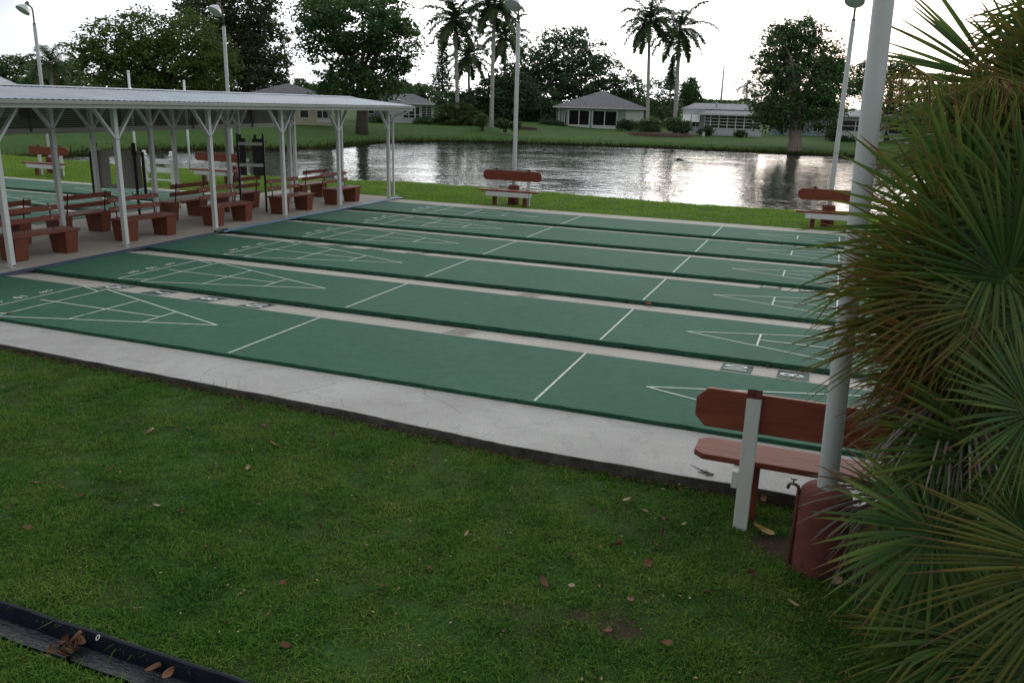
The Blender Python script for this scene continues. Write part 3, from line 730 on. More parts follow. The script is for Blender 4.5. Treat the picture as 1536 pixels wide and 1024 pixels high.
mr = MB(); mr.add([(-4.95,1.2,2.78),(4.1,1.2,2.78),(4.1,7.4,2.78),(-4.95,7.4,2.78),(-3.6,4.3,3.45),(3,4.3,3.45)], [(0,1,5,4),(1,2,5),(2,3,4,5),(3,0,4)]); mo = mr.build('roof', M['roof_dark'], r)
bx(mo, 'fascia', (-5.0,.5,2.70), (-2.35,1.19,2.80), 'roof_pale'); bx(mo, 'roof_vent', (-1.2,3.2,3.2), (-.95,3.45,3.62), 'roof_pale')
mus = [-1.55,-.62,.30,1.22,2.14,3.06]
win(r, -2.15, 3.95, .78, 2.14, mus, (1.12,1.46,1.80), d=0, fr=.10, name='window_band', frame='trim')
for u in (-4.25,-3.25):
    w = win(r, u-.28, u+.42, .85, 1.95, [u+.07], (1.3,), d=.55, fr=.06)
    a = MB(); a.add([(u-.42,.53,2.12),(u+.5,.53,2.12),(u+.5,-.35,1.35),(u-.42,-.35,1.35),(u-.42,.50,2.15),(u+.5,.50,2.15),(u+.5,-.38,1.38),(u-.42,-.38,1.38)], [(0,3,2,1),(4,5,6,7),(0,1,5,4),(1,2,6,5),(2,3,7,6),(3,0,4,7)]); a.build('awning', M['trim'], r)
bx(r, 'skirting', (-2.3,-.03,-.9), (4.12,-.004,.18), 'roof_pale')
# low white house under the sunset trees, right
r, s = house_frame('low_house', 1284, 212, 87, 'low white house with a dark window band beside the thick near pole', 'house')
bx(r, 'wall', (-2.2,0,-.9), (6.5,7,2.45), 'h_white')
win(r, -1.85, 2.2, 1.02, 2.05, [-.25,1.05], (1.52,), fr=.10, name='window_band')
bx(r, 'lower_panel', (-1.95,-.03,.12), (2.3,-.004,.9), 'trim')
hip(r, -2.8, 7.2, -.6, 7.8, 2.58, ((.2,3.2),(4,3.2)), 3.3, 'roof_pale')
bx(r, 'door_recess', (-2.95,.9,-.6), (-2.202,6,2.3), 'h_blue')
win(r, 3.0, 5.6, .9, 2.05, [4.3], (1.5,), fr=.08)
# blue grey house mostly behind the paperbark
r, s = house_frame('blue_house', 1206, 207, 100, 'blue-grey house mostly hidden behind the paperbark trunk', 'house')
bx(r, 'wall', (-4.2,0,-.8), (4.0,6,2.5), 'h_blue')
for u in (-2.9,-.6,1.4,2.8): win(r, u-.45, u+.45, .8, 1.9, [u], (), fr=.07)
hip(r, -4.7, 4.5, -.6, 6.6, 2.6, ((-1,3),(1,3)), 3.5, 'shingle')
bx(r, 'porch_post', (-3.9,-.5,-.6), (-3.75,-.35,2.42), 'trim')
# white house right, glimpsed through the palm
r, s = house_frame('white_house', 1392, 214, 85, 'white house glimpsed through the fan palm fronds at the right', 'house')
bx(r, 'wall', (-3.4,0,-.9), (5,6,2.5), 'h_white')
for u in (-2,.4,2.6): win(r, u-.6, u+.6, .9, 2.0, [u], (), fr=.07)
hip(r, -4, 5.6, -.6, 6.6, 2.6, ((-1,3),(2.5,3)), 3.5, 'roof_pale')
# white house with gable and jalousie sun room, above the shelter's end
r, s = house_frame('jalousie_house', 600, 187, 93, 'white house with bright jalousie sunroom corner just beyond the end of the shelter roof', 'house')
bx(r, 'wall', (-1.4,0,-1.2), (3.6,7,2.2), 'h_white')
bx(r, 'left_wing', (-4.4,.8,-1.2), (-1.402,7,2.2), 'h_blue')
hip(r, -4.9, 3.9, -.7, 7.6, 2.36, ((-2.4,3.0),(1.6,3.0)), 3.35, 'shingle')
g = MB(); g.add([(-3.6,-.72,2.38),(.9,-.72,2.38),(-1.3,-.72,2.95),(-3.6,2.2,2.38),(.9,2.2,2.38),(-1.3,2.2,3.05)], [(0,1,2),(0,2,5,3),(1,4,5,2)]); go = g.build('gable', M['roof_pale'], r)
win(r, .4, 1.6, .75, 1.9, [1.0], (1.1,1.5), fr=.07); win(r, 1.75, 2.15, .4, 1.9, [], (1.1,), fr=.07)
win(r, 2.42, 3.5, .75, 2.0, [2.95], (1.0,1.25,1.5,1.75), fr=.07, pane='pane_sky', name='jalousie')
win(r, -4.1, -2.9, 1.1, 1.9, [-3.5], (), d=.8, fr=.07)
# cream house behind the shelter
r, s = house_frame('cream_house', 470, 187, 78, 'cream house with white sash windows seen under the eave of the shelter', 'house')
bx(r, 'wall', (-5.2,0,-1.2), (1.75,8,2.3), 'h_cream')
hip(r, -7.0, 2.3, -.6, 8.6, 2.36, ((-2.3,4.0),(-2.1,4.2)), 3.68, 'shingle')
for u0, u1 in ((-1.15,-.42),(.38,1.35)): win(r, u0, u1, .62, 1.95, [(u0+u1)/2] if u1-u0 > .9 else [], (1.28,), fr=.07)
win(r, -3.6, -2.6, .62, 1.95, [-3.1], (1.28,), fr=.07)
bx(r, 'base_trim', (.3,-.05,.2), (1.72,-.004,.5), 'trim')
# pale metal roof building, far left
r, s = house_frame('hall', 18, 168, 60, 'large hall with pale blue-white hip roof showing above the shelter at the far left', 'building')
bx(r, 'wall', (-6,0,-2.4), (2.4,10,.65), 'h_white')
hip(r, -7, 3.0, -.6, 11, .72, ((-1.0,4.5),(-1.2,5.5)), 2.72, 'roof_pale')
for u in (-4,-1.5,1): win(r, u-.6, u+.6, -1, .2, [u], (), fr=.07)
# distant mast
p = at(1079, 178, 230); r = empty('radio_mast', (p.x,p.y,0), 0, 'thin tall pale pole standing alone far off against the sky', 'mast')
mb = MB(); mb.tube([(0,0,-1),(0,0,14.6)], [.42,.22], 10); mb.build('shaft', M['pole'], r, True)
mb = MB(); mb.tube([(0,0,14.6),(0,0,16)], .06, 6); mb.build('tip', M['fitter'], r)
# small lawn marker post by the mobile home
p = on(1055, 205, 0); r = empty('utility_box', at(1055,204,90), .2, 'tiny pale utility box standing on the far lawn by the mobile home', 'utility box')
mb = MB(); mb.box((-.15,-.12,-.4),(.15,.12,.42)); mb.build('housing', M['trim'], r, bevel=.02); mb = MB(); mb.box((-.17,-.14,.421),(.17,.14,.47)); mb.build('lid', M['h_cream'], r)
# mulch island with edging
M['mulch'] = mat('red_mulch', (.035,.014,.009), (.075,.03,.02), 12, .95, 1, 8, .06)
M['kerb'] = mat('edging_stone', (.12,.075,.06), (.20,.14,.11), 8, .9, .4)
M['soil'] = mat('dark_bed_soil', (.025,.018,.012), (.06,.042,.028), 6, .95, 1, 6, .05)
def bed(px, py, D, a, b, h, mt, label, edge=True):
    o = at(px, py, D); o.z = float(zt(o.x,o.y)); d = o-CAM; r = empty('planting_bed', o, math.atan2(d.y,d.x)-PI/2, label, 'flower bed')
    mb = MB(); n = 40; R = [(1,-.5),(.97,.02),(.6,h*.7),(0,h)]
    vs = [(a*q*math.cos(2*PI*j/n)*(1+.04*math.sin(3*2*PI*j/n)), b*q*math.sin(2*PI*j/n), z) for q, z in R for j in range(n)]
    mb.add(vs, [(i*n+j, i*n+(j+1)%n, (i+1)*n+(j+1)%n, (i+1)*n+j) for i in range(3) for j in range(n)]); mb.build('mulch', mt, r, True)
    if edge:
        mb = MB()
        for j in range(n):
            t0, t1 = 2*PI*(j+.06)/n, 2*PI*(j+.94)/n; f = lambda t: Vector((a*1.02*math.cos(t)*(1+.04*math.sin(3*t)), b*1.02*math.sin(t), .06))
            mb.bar(f(t0), f(t1), .2, .35)
        mb.build('edging', M['kerb'], r)
    return r
bed(991, 204, 89, 3.3, 2.6, .35, M['mulch'], 'oval island of red mulch with edging around the twin royal palms')
bed(755, 196, 91, 3.8, 2.2, .22, M['soil'], 'dark soil bed at the foot of the tall palm left of the middle lamp post', False)
# ---------------------------------------------------------------- trees
F = {}
F['dark'] = leaf_mat('foliage_dark', [(.15,(0.024,0.060,0.019)),(.5,(0.055,0.119,0.036)),(.9,(0.124,0.222,0.068))], .3)
F['deep'] = leaf_mat('foliage_deep', [(.15,(0.020,0.044,0.022)),(.5,(0.044,0.088,0.037)),(.9,(0.090,0.160,0.066))], .25)
F['olive'] = leaf_mat('foliage_olive', [(.15,(0.041,0.063,0.012)),(.5,(0.073,0.128,0.025)),(.9,(0.149,0.209,0.051))], .45)
F['mid'] = leaf_mat('foliage_mid', [(.15,(0.023,0.052,0.016)),(.5,(0.047,0.098,0.029)),(.9,(0.091,0.156,0.047))], .3)
F['light'] = leaf_mat('foliage_light', [(.15,(0.039,0.077,0.022)),(.5,(0.072,0.132,0.037)),(.9,(0.121,0.187,0.061))], .35)
F['brown'] = leaf_mat('foliage_brownish', [(.15,(0.032,0.052,0.023)),(.5,(0.057,0.087,0.037)),(.9,(0.129,0.148,0.064))], .35)
F['yew'] = leaf_mat('foliage_shrub', [(.15,(0.018,0.036,0.008)),(.5,(0.044,0.075,0.016)),(.9,(0.111,0.137,0.029))], .3)
M['bark'] = mat('bark', (.04,.034,.027), (.085,.072,.058), 6, .95, .8, 14, .03, (3,3,.6))
M['paperbark'] = mat('paperbark', (.16,.13,.105), (.33,.28,.235), 5, .95, 1, 9, .05, (3,3,.5), dirt=((.06,.05,.042), 4, .52))
M['palmtrunk'] = mat('royal_palm_trunk', (.26,.25,.235), (.40,.385,.36), 1.3, .85, .3, 12, .02, (1,1,3), dirt=((.16,.155,.14), 3, .6))
M['crownshaft'] = mat('green_crownshaft', (.05,.08,.025), (.09,.12,.04), 3, .5, .1)

def leaves_np(centers, dirs, L, W, jitter=.35):
    """one bent diamond (two triangles joined) per centre"""
    n = len(centers)
    a = dirs/np.linalg.norm(dirs, axis=1, keepdims=True)
    b = np.cross(a, np.random.normal(size=(n,3))); b /= np.linalg.norm(b, axis=1, keepdims=True)
    s = (1+np.random.uniform(-jitter, jitter, (n,1)))
    p0 = centers-a*L*s*.5; p2 = centers+a*L*s*.5; p1 = centers+b*W*s*.5; p3 = centers-b*W*s*.5
    V = np.stack([p0,p1,p2,p3], 1).reshape(-1,3); f = np.arange(n)[:,None]*4
    return V, np.concatenate([f, f+1, f+2, f+3], 1)
def crown_mesh(name, lobes, mt, L, W, n_clump, per, cr, parent, droop=.2, shell=.55, solid=.0):
    """lobes: (centre, rx, ry, rz). Clumps sit mostly near each lobe's surface, leaves scatter in each clump"""
    vol = np.array([l[1]*l[3] for l in lobes]); pick = np.random.choice(len(lobes), n_clump, p=vol/vol.sum())
    C = np.array([l[0] for l in lobes])[pick]; R = np.array([l[1:] for l in lobes])[pick]
    u = np.random.normal(size=(n_clump,3)); u /= np.linalg.norm(u, axis=1, keepdims=True)
    rad = np.random.uniform(shell, 1.0, (n_clump,1))**.7
    ctr = C+u*R*rad
    k = np.random.poisson(per, n_clump)+3; idx = np.repeat(np.arange(n_clump), k); m = len(idx)
    size = np.random.uniform(.55,1.35,(n_clump,1))[idx]
    off = np.random.normal(size=(m,3))*np.array([1,1,.55])*cr*size*.55
    P = ctr[idx]+off
    d = np.random.normal(size=(m,3)); d[:,2] = d[:,2]*.6-droop
    d += off/cr*.6
    V, Fc = leaves_np(P, d, L, W)
    return mesh_np(name, V, Fc, 4, mt, parent), ctr
def px_lobes(D, lst, depth=.85, spread=.5, grow=1.10):
    out = []
    for (px, py, rx, ry) in lst:
        rx *= grow; ry *= grow
        s = D/FPX; c = at(px, py, D+random.uniform(-spread,spread)*rx*s)
        out.append((np.array(c), rx*s, max(rx,ry)*s*depth, ry*s))
    return out
def to_local(lobes, o): return [(l[0]-np.array(o), *l[1:]) for l in lobes]
def tree(name, label, D, base, lst, fol, n=300, per=26, cr=.75, L=.34, W=.17, bark='bark', tr=.28, limbs=9, cat='tree', group=None, top=None, droop=.2, shell=.5, stems=1, depth=.85):
    o = at(*base, D); r = empty(name, o, 0, label, cat, group)
    lobes = to_local(px_lobes(D, lst, depth), o)
    crown, ctr = crown_mesh('crown', lobes, F[fol], L, W, n, per, cr, r, droop, shell)
    cz = np.mean([l[0] for l in lobes], 0)
    mb = MB()
    for s in range(stems):
        bx_ = Vector((random.uniform(-1,1),random.uniform(-.6,.6),0))*tr*1.1*(stems > 1)
        fork = Vector((cz[0]*.5,cz[1]*.5,max(.4,cz[2]*.55)))+bx_*1.5
        p = [Vector((bx_.x,bx_.y,-1.0)), Vector((bx_.x,bx_.y,.1)), fork*.5+bx_*.5+Vector((random.uniform(-.2,.2),0,0)), fork]
        mb.tube(p, [tr*1.35,tr*1.1,tr*.85,tr*.65], 10)
        for i in range(limbs):
            l = lobes[(i+s)%len(lobes)]; e = Vector(l[0])+Vector((random.uniform(-.5,.5)*l[1],random.uniform(-.5,.5)*l[2],random.uniform(-.3,.6)*l[3]))
            q = fork.lerp(e,.5)+Vector((random.uniform(-.4,.4),random.uniform(-.4,.4),random.uniform(.0,.6)))
            mb.tube([fork,q,e],[tr*.5,tr*.28,tr*.08],6)
            for _ in range(2):
                e2 = Vector(ctr[random.randrange(len(ctr))]); 
                if (e2-q).length < 4.5: mb.tube([q,q.lerp(e2,.5)+Vector((0,0,.2)),e2],[tr*.2,tr*.12,tr*.04],5)
    mb.build('trunk', M[bark], r, True)
    return r
tree('broad_tree', 'broad olive-green tree with many openings, rising behind the left half of the shelter roof', 70, (235,205),
     [(165,68,42,36),(222,52,52,34),(285,62,48,40),(250,100,66,34),(145,98,32,26),(312,108,34,36),(195,118,55,24),(130,75,22,20),(330,90,25,25),(270,135,70,22),(200,80,40,30)], 'olive', 900, 28, .66, .27, .15, tr=.3, limbs=14, stems=3, shell=.35)
tree('dense_tree', 'tall brownish tree cut by the top of the picture, behind the bell lamp', 85, (380,196),
     [(310,25,48,40),(372,15,50,48),(402,70,32,52),(350,72,46,45),(398,128,38,32),(330,120,40,30),(370,110,40,40),(285,20,20,16)], 'brown', 1200, 32, .75, .31, .16, tr=.4, limbs=12, shell=.3)
tree('round_tree', 'big round dark evergreen tree rising behind the far end of the shelter', 74, (543,192),
     [(530,30,72,42),(488,52,44,40),(592,62,42,38),(545,92,58,38),(478,28,36,34),(610,45,22,20),(464,80,20,12),(520,122,46,30),(575,15,40,25),(598,98,22,14),(540,128,62,24),(515,140,42,18),(572,128,36,22),(500,5,50,25)], 'dark', 1000, 33, .66, .28, .16, tr=.5, limbs=14, shell=.35)
tree('spreading_tree', 'wide dark tree massed behind the pale green house', 126, (815,190),
     [(795,95,38,48),(850,88,55,42),(908,112,32,28),(822,140,60,40),(895,150,58,30),(775,140,45,42),(860,60,28,18),(940,140,22,20),(870,120,50,40)], 'deep', 1000, 32, 1.0, .42, .22, tr=.45, limbs=12, shell=.3)
tree('bushy_tree', 'mid-green bushy tree between the green house roof and the twin palms', 124, (955,192),
     [(945,128,24,20),(985,142,34,24),(975,168,46,22),(935,162,34,24),(1000,165,22,22)], 'mid', 260, 24, .8, .38, .2, limbs=8, shell=.3)
tree('understory_tree', 'low dark thicket tree at the foot of the leftmost royal palms', 112, (720,190),
     [(712,160,34,26),(690,148,26,18),(735,138,26,26),(668,150,18,14),(742,165,30,24)], 'deep', 300, 26, .8, .36, .2, shell=.3)
tree('understory_tree', 'low dark thicket tree behind the middle lamp post', 113, (790,190),
     [(770,150,34,40),(800,160,38,34),(760,120,22,26),(820,172,26,18),(780,178,40,14)], 'deep', 380, 26, .8, .36, .2, shell=.3)
tree('paperbark_tree', 'massive dark paperbark tree with a thick pale flaking trunk on the far shore', 74, (1192,223),
     [(1180,60,34,28),(1213,82,46,40),(1158,92,30,42),(1200,128,66,46),(1156,158,40,34),(1240,126,28,42),(1232,168,36,28),(1190,170,50,26),(1170,45,16,14),(1210,48,22,18),(1252,100,18,26)], 'dark', 1000, 32, .62, .26, .13, bark='paperbark', tr=.55, limbs=14, shell=.25, droop=.5)
tree('sunset_tree', 'dark open tree half behind the thick near pole with the pink sunset glowing under it', 86, (1330,214),
     [(1322,106,34,20),(1292,118,22,22),(1352,100,20,16),(1330,140,44,22),(1372,158,42,32),(1282,132,16,16),(1350,182,40,16)], 'dark', 420, 24, .6, .28, .15, tr=.3, limbs=12, shell=.35)
tree('backdrop_tree', 'dark tree behind the fan palm, right of the white house', 92, (1440,214),
     [(1430,140,40,34),(1470,160,50,40),(1410,175,40,24),(1520,150,40,40)], 'dark', 320, 26, .8, .34, .18, shell=.3)
for px, lst, D, fol, lab in (
    (20, [(18,101,36,15),(45,94,13,10),(-15,105,25,18)], 112, 'mid', 'soft green distant tree at the extreme left above the pale hall roof'),
    (105, [(78,112,40,18),(108,104,22,14),(60,122,30,10)], 95, 'dark', 'low dark bush of a tree between the leaning palm and the broad olive tree'),
    (466, [(452,128,16,9),(482,132,20,12),(470,140,26,10)], 150, 'mid', 'small green distant tree left of the big round tree'),
    (598, [(596,130,17,11),(604,139,22,9)], 150, 'deep', 'small bluish distant tree just right of the big round tree'),
    (632, [(626,134,22,11),(645,142,22,9),(612,144,20,8)], 165, 'mid', 'low distant tree behind the jalousie house roof'),
    (1036, [(1036,142,16,15),(1034,128,10,9),(1040,155,14,10)], 118, 'dark', 'round-headed cabbage palm like tree close right of the twin palms')):
    tree('distant_tree', lab, D, (px, 176), lst, fol, 150, 24, .7, .38, .2, limbs=6, shell=.3)
# pines
def pine(label, px, D, y0, y1, rpx, base):
    o = at(px, base, D); s = D/FPX; r = empty('norfolk_pine', o, 0, label, 'pine tree', None)
    H = (base-y0)*s; mb = MB(); mb.tube([(0,0,-.5),(0,0,H)],[.16,.02],8); mb.build('trunk', M['bark'], r, True)
    cs, ds = [], []; z0 = (base-y1)*s; nt_ = 19
    for i in range(nt_):
        t = i/(nt_-1); z = z0+(H-z0)*t*.97; R = rpx*s*(1-t)**.8*(.55+.6*random.random())*.9+.15
        for k in range(7):
            a = 2*PI*k/7+i*.7+random.uniform(-.25,.25); n = int(26*R)+8
            for q in range(n):
                u = random.random()**.8; p = (R*u*math.cos(a)+random.gauss(0,.08), R*u*math.sin(a)+random.gauss(0,.08), z+R*.12*u*u-.15*u+random.gauss(0,.16))
                cs.append(p); ds.append((math.cos(a)+random.gauss(0,.6),math.sin(a)+random.gauss(0,.6),random.gauss(.2,.35)))
    V, Fc = leaves_np(np.array(cs), np.array(ds), .36, .11); mesh_np('crown', V, Fc, 4, F['deep'], r)
pine('tall tiered Norfolk pine left of the royal palms', 663, 116, 52, 135, 20, 185)
pine('small tiered pine top peeking between the twin royal palms', 1002, 132, 88, 135, 13, 185)
# palms
F['frond'] = leaf_mat('palm_frond', [(.15,(0.023,0.048,0.016)),(.5,(0.048,0.090,0.029)),(.9,(0.100,0.145,0.048))], .3, .45)
F['frond_dry'] = leaf_mat('palm_frond_dry', [(.15,(0.060,0.050,0.025)),(.5,(0.100,0.085,0.045)),(.9,(0.160,0.140,0.080))], .3)
def frond(mb, o, az, el, L, W, nleaf, droop, lw):
    d = Vector((math.cos(az)*math.cos(el), math.sin(az)*math.cos(el), math.sin(el))); p = Vector(o); pts = [p.copy()]; n = 14
    for i in range(n):
        d = (d+Vector((0,0,-droop*(i+2)/n))).normalized(); p = p+d*(L/n); pts.append(p.copy())
    mb.tube(pts, [.045*(1-i/n*.85) for i in range(n+1)], 4)
    for i in range(nleaf):
        t = .08+.92*i/nleaf; k = min(int(t*n), n-1); q = pts[k].lerp(pts[k+1], t*n-k); tg = (pts[k+1]-pts[k]).normalized()
        sd = tg.cross(Vector((0,0,1))).normalized(); up = sd.cross(tg)
        w = W*(.45+.55*math.sin(PI*min(1,t*1.05)))*random.uniform(.85,1.15)
        for s in (-1, 1):
            dr = (sd*s+tg*.55+up*random.uniform(-.35,.45)).normalized(); e1 = q+dr*w*.55; e2 = e1+(dr+Vector((0,0,-.9))).normalized()*w*.5
            h = tg*lw/2
            mb.add([q-h,q+h,e1+h*.9,e1-h*.9,e2], [(0,1,2,3),(3,2,4)])
def palm(label, D, base, top, spread, nf=23, tr=.2, shaft=True, name='royal_palm', group='royal palms', lw=.12, nl=56, leaf=1.0, seeds=None, elev=(-.75,1.25), droop=.17):
    o = at(*base, D); t = at(*top, D); r = empty(name, o, 0, label, 'palm tree', group)
    v = t-o; H = v.length; s = D/FPX
    mb = MB(); pts = [v*(i/8)+Vector((0,0,0)) for i in range(9)]
    rad = [tr*(1.25 if i == 0 else 1.02+.12*math.sin(i/8*PI) - .25*i/8) for i in range(9)]
    mb.tube([Vector((0,0,-.8))]+pts, [tr*1.4]+rad, 12); mb.build('trunk', M['palmtrunk'], r, True)
    top_ = v.copy()
    if shaft:
        mb = MB(); h = 1.5; mb.tube([v, v+Vector((0,0,.3)), v+Vector((0,0,h*.7)), v+Vector((0,0,h))], [tr*.78,tr*.95,tr*.75,tr*.35], 12); mb.build('crownshaft', M['crownshaft'], r, True); top_ = v+Vector((0,0,h*.92))
    L = spread*s
    for i in range(nf):
        az = i*2.399+random.uniform(-.2,.2)+.3; el = elev[1]-(elev[1]-elev[0])*((i+.5)/nf)**.8
        mb = MB(); frond(mb, top_+Vector((0,0,-.25*i/nf)), az, el, L*random.uniform(.9,1.1), leaf*(.9+.2*random.random()), nl, droop, lw)
        mb.build('frond', F['frond_dry'] if (not shaft and i > nf-3) else F['frond'], r, fix=False)
palm('royal palm with a stout grey trunk, left front of the left group', 92, (687,188), (683,48), 56)
palm('shorter royal palm with drooping fronds just right behind the left front one', 112, (704,190), (703,98), 46, tr=.19)
palm('tallest royal palm, its crown cut by the top edge beside the middle lamp post', 88, (737,188), (741,24), 54, tr=.21)
palm('royal palm mostly hidden behind the middle lamp post pole', 114, (757,190), (758,70), 46, tr=.18)
palm('left one of the twin royal palms in the mulch island', 97, (971,192), (974,48), 56)
palm('right one of the twin royal palms, thicker with drooping fronds', 97, (1012,194), (1019,60), 60, nf=17, tr=.24)
palm('feathery queen palm with arching fronds beside the leftmost lamp post', 76, (82,190), (75,92), 46, 16, .17, False, 'queen_palm', None, .07, 46, .7, elev=(-.5,1.3), droop=.22)
palm('small drooping palm at the left edge of the paperbark crown', 104, (1122,196), (1120,128), 32, 12, .12, False, 'queen_palm', None, .06, 34, .5, elev=(-.3,1.2), droop=.24)
palm('short pale green palm showing over the mobile home roof', 130, (1118,190), (1116,164), 22, 12, .12, False, 'queen_palm', None, .07, 26, .5)
# shrubs
def shrub(name, label, D, base, lst, fol, n, per=24, cr=.32, L=.2, W=.1, cat='shrub', group=None, depth=.9):
    o = at(*base, D); r = empty(name, o, 0, label, cat, group); lobes = to_local(px_lobes(D, lst, depth), o)
    c, ctr = crown_mesh('foliage', lobes, F[fol], L, W, n, per, cr, r, -.3, .3)
    mb = MB()
    for i in range(9):
        e = Vector(ctr[random.randrange(len(ctr))]); mb.tube([(random.uniform(-.2,.2),random.uniform(-.2,.2),-.3),e*.5+Vector((0,0,.1)),e],[.035,.025,.01],5)
    mb.build('stems', M['bark'], r); return r
shrub('large_shrub', 'large rounded yellow-green shrub on the far bank left of the tallest palm', 91, (690,193), [(672,176,20,17),(692,172,24,18),(712,177,18,15),(690,184,38,9),(660,184,10,9)], 'yew', 420, 26, .3, .2, .11)
shrub('hedge', 'dark clipped hedge against the right corner of the green house', 100, (944,194), [(938,187,10,7),(952,188,10,6),(930,188,5,6)], 'deep', 120, cat='hedge')
shrub('hedge', 'low dark hedge at the left corner of the green house', 104, (826,191), [(818,186,10,6),(832,186,9,6),(842,188,6,5)], 'deep', 120, cat='hedge')
shrub('bed_shrub', 'leafy shrub in the mulch island right under the left twin palm', 92, (975,200), [(968,190,12,10),(982,190,10,12)], 'dark', 120)
shrub('bed_shrub', 'leafy shrub in the mulch island under the right twin palm', 92, (1012,201), [(1010,188,13,11),(1026,191,10,9)], 'dark', 130)
shrub('round_shrub', 'dark ball shrub at the left corner of the sunroom', 90, (1061,203), [(1063,196,7,6),(1054,198,5,4)], 'deep', 60)
shrub('round_shrub', 'small dark ball shrub under the sunroom windows', 90, (1111,205), [(1111,201,7,4)], 'deep', 40)
shrub('upright_shrub', 'yellowish upright shrub at the left corner of the low white house', 86, (1249,212), [(1248,200,8,13),(1252,192,6,8)], 'yew', 80)
shrub('round_shrub', 'low dark shrub below the window band of the low white house', 86, (1262,213), [(1262,209,7,4),(1275,210,7,4)], 'deep', 50)
shrub('wall_shrub', 'dark shrub against the wall left of the jalousie house sunroom', 90, (575,190), [(575,178,10,9),(562,182,8,7)], 'dark', 90)
shrub('wall_shrub', 'dark shrub below the bright jalousie corner', 90, (640,190), [(640,182,11,6),(628,185,8,5)], 'dark', 80)
shrub('bed_shrub', 'grey-green spiky clump in the soil bed beside the tallest palm', 84, (724,194), [(722,182,9,10)], 'light', 60, 20, .25, .45, .05)
shrub('bed_shrub', 'low green mound shrub in the soil bed just left of the middle lamp post', 82, (758,194), [(752,186,9,6),(763,188,7,5)], 'mid', 70)
shrub('bed_shrub', 'dark round shrub at the right end of the soil bed', 82, (775,196), [(774,189,6,6)], 'dark', 45)
# far woods closing the horizon
def woods():
    cs, ds = [], []
    for i in range(520):
        px = -420+i*4.6+random.uniform(-4,4); D = random.uniform(205,270)
        hz = 135+ (px/1536)*44
        top = 13+7*math.sin(px*.013)+5*math.sin(px*.041+1)+random.uniform(-3,3)
        if 1040 < px < 1120: top = 17
        H = top*D/FPX+2.6; c = at(px, hz, D)
        for k in range(64):
            z = H*(1-random.random()**1.6); w = 3.2*(1-.5*z/H)
            cs.append((c.x+random.gauss(0,w),c.y+random.gauss(0,w),z-.3)); ds.append((random.gauss(0,1),random.gauss(0,1),random.gauss(0,.6)))
    V, Fc = leaves_np(np.array(cs), np.array(ds), 1.25, .75)
    tag(mesh_np('distant_woods', V, Fc, 4, F['mid']), 'low band of green woods along the horizon behind the houses', 'woods', kind='stuff')
woods()
# ---------------------------------------------------------------- fan palm beside the drum
def fan_mat(name, stops, transl=.3):
    m, nt, b = new_mat(name); at_ = N(nt, 'ShaderNodeAttribute', attribute_name='along')
    g = N(nt, 'ShaderNodeNewGeometry')
    t = math_n(nt, 'ADD', at_.outputs['Fac'], math_n(nt, 'MULTIPLY', math_n(nt, 'SUBTRACT', g.outputs['Random Per Island'], .5), .42))
    c = ramp(nt, t, stops)
    v = N(nt, 'ShaderNodeMath', operation='MULTIPLY_ADD'); nt.links.new(g.outputs['Random Per Island'], v.inputs[0]); v.inputs[1].default_value = .5; v.inputs[2].default_value = .72
    hs = N(nt, 'ShaderNodeHueSaturation'); nt.links.new(v.outputs[0], hs.inputs['Value']); nt.links.new(c, hs.inputs['Color']); c = hs.outputs[0]
    nt.links.new(c, b.inputs['Base Color']); b.inputs['Roughness'].default_value = .5; b.inputs['Specular IOR Level'].default_value = .3
    tr = N(nt, 'ShaderNodeBsdfTranslucent'); nt.links.new(c, tr.inputs[0]); x = N(nt, 'ShaderNodeMixShader'); x.inputs[0].default_value = transl
    nt.links.new(b.outputs[0], x.inputs[1]); nt.links.new(tr.outputs[0], x.inputs[2]); nt.links.new(x.outputs[0], nt.nodes['Material Output'].inputs[0])
    return m
FM = {'g': fan_mat('fan_green', [(0,(.032,.088,.018)),(.45,(.058,.128,.024)),(.86,(.112,.170,.034)),(.98,(.15,.11,.024)),(1.1,(.12,.06,.03))], .45),
      'o': fan_mat('fan_olive', [(0,(.050,.085,.014)),(.45,(.10,.125,.020)),(.72,(.13,.135,.022)),(.93,(.15,.11,.024)),(1,(.11,.06,.035))], .45),
      'r': fan_mat('fan_orange', [(0,(.07,.075,.014)),(.35,(.14,.105,.016)),(.65,(.23,.11,.018)),(.85,(.18,.085,.026)),(1,(.13,.09,.06))], .45),
      'd': fan_mat('fan_dead', [(0,(.10,.078,.055)),(.5,(.17,.14,.11)),(1,(.26,.235,.20))], .15)}
M['fibre'] = mat('palm_fibre_trunk', (.03,.022,.015), (.085,.065,.045), 7, .95, 1, 25, .03, (3,3,1))
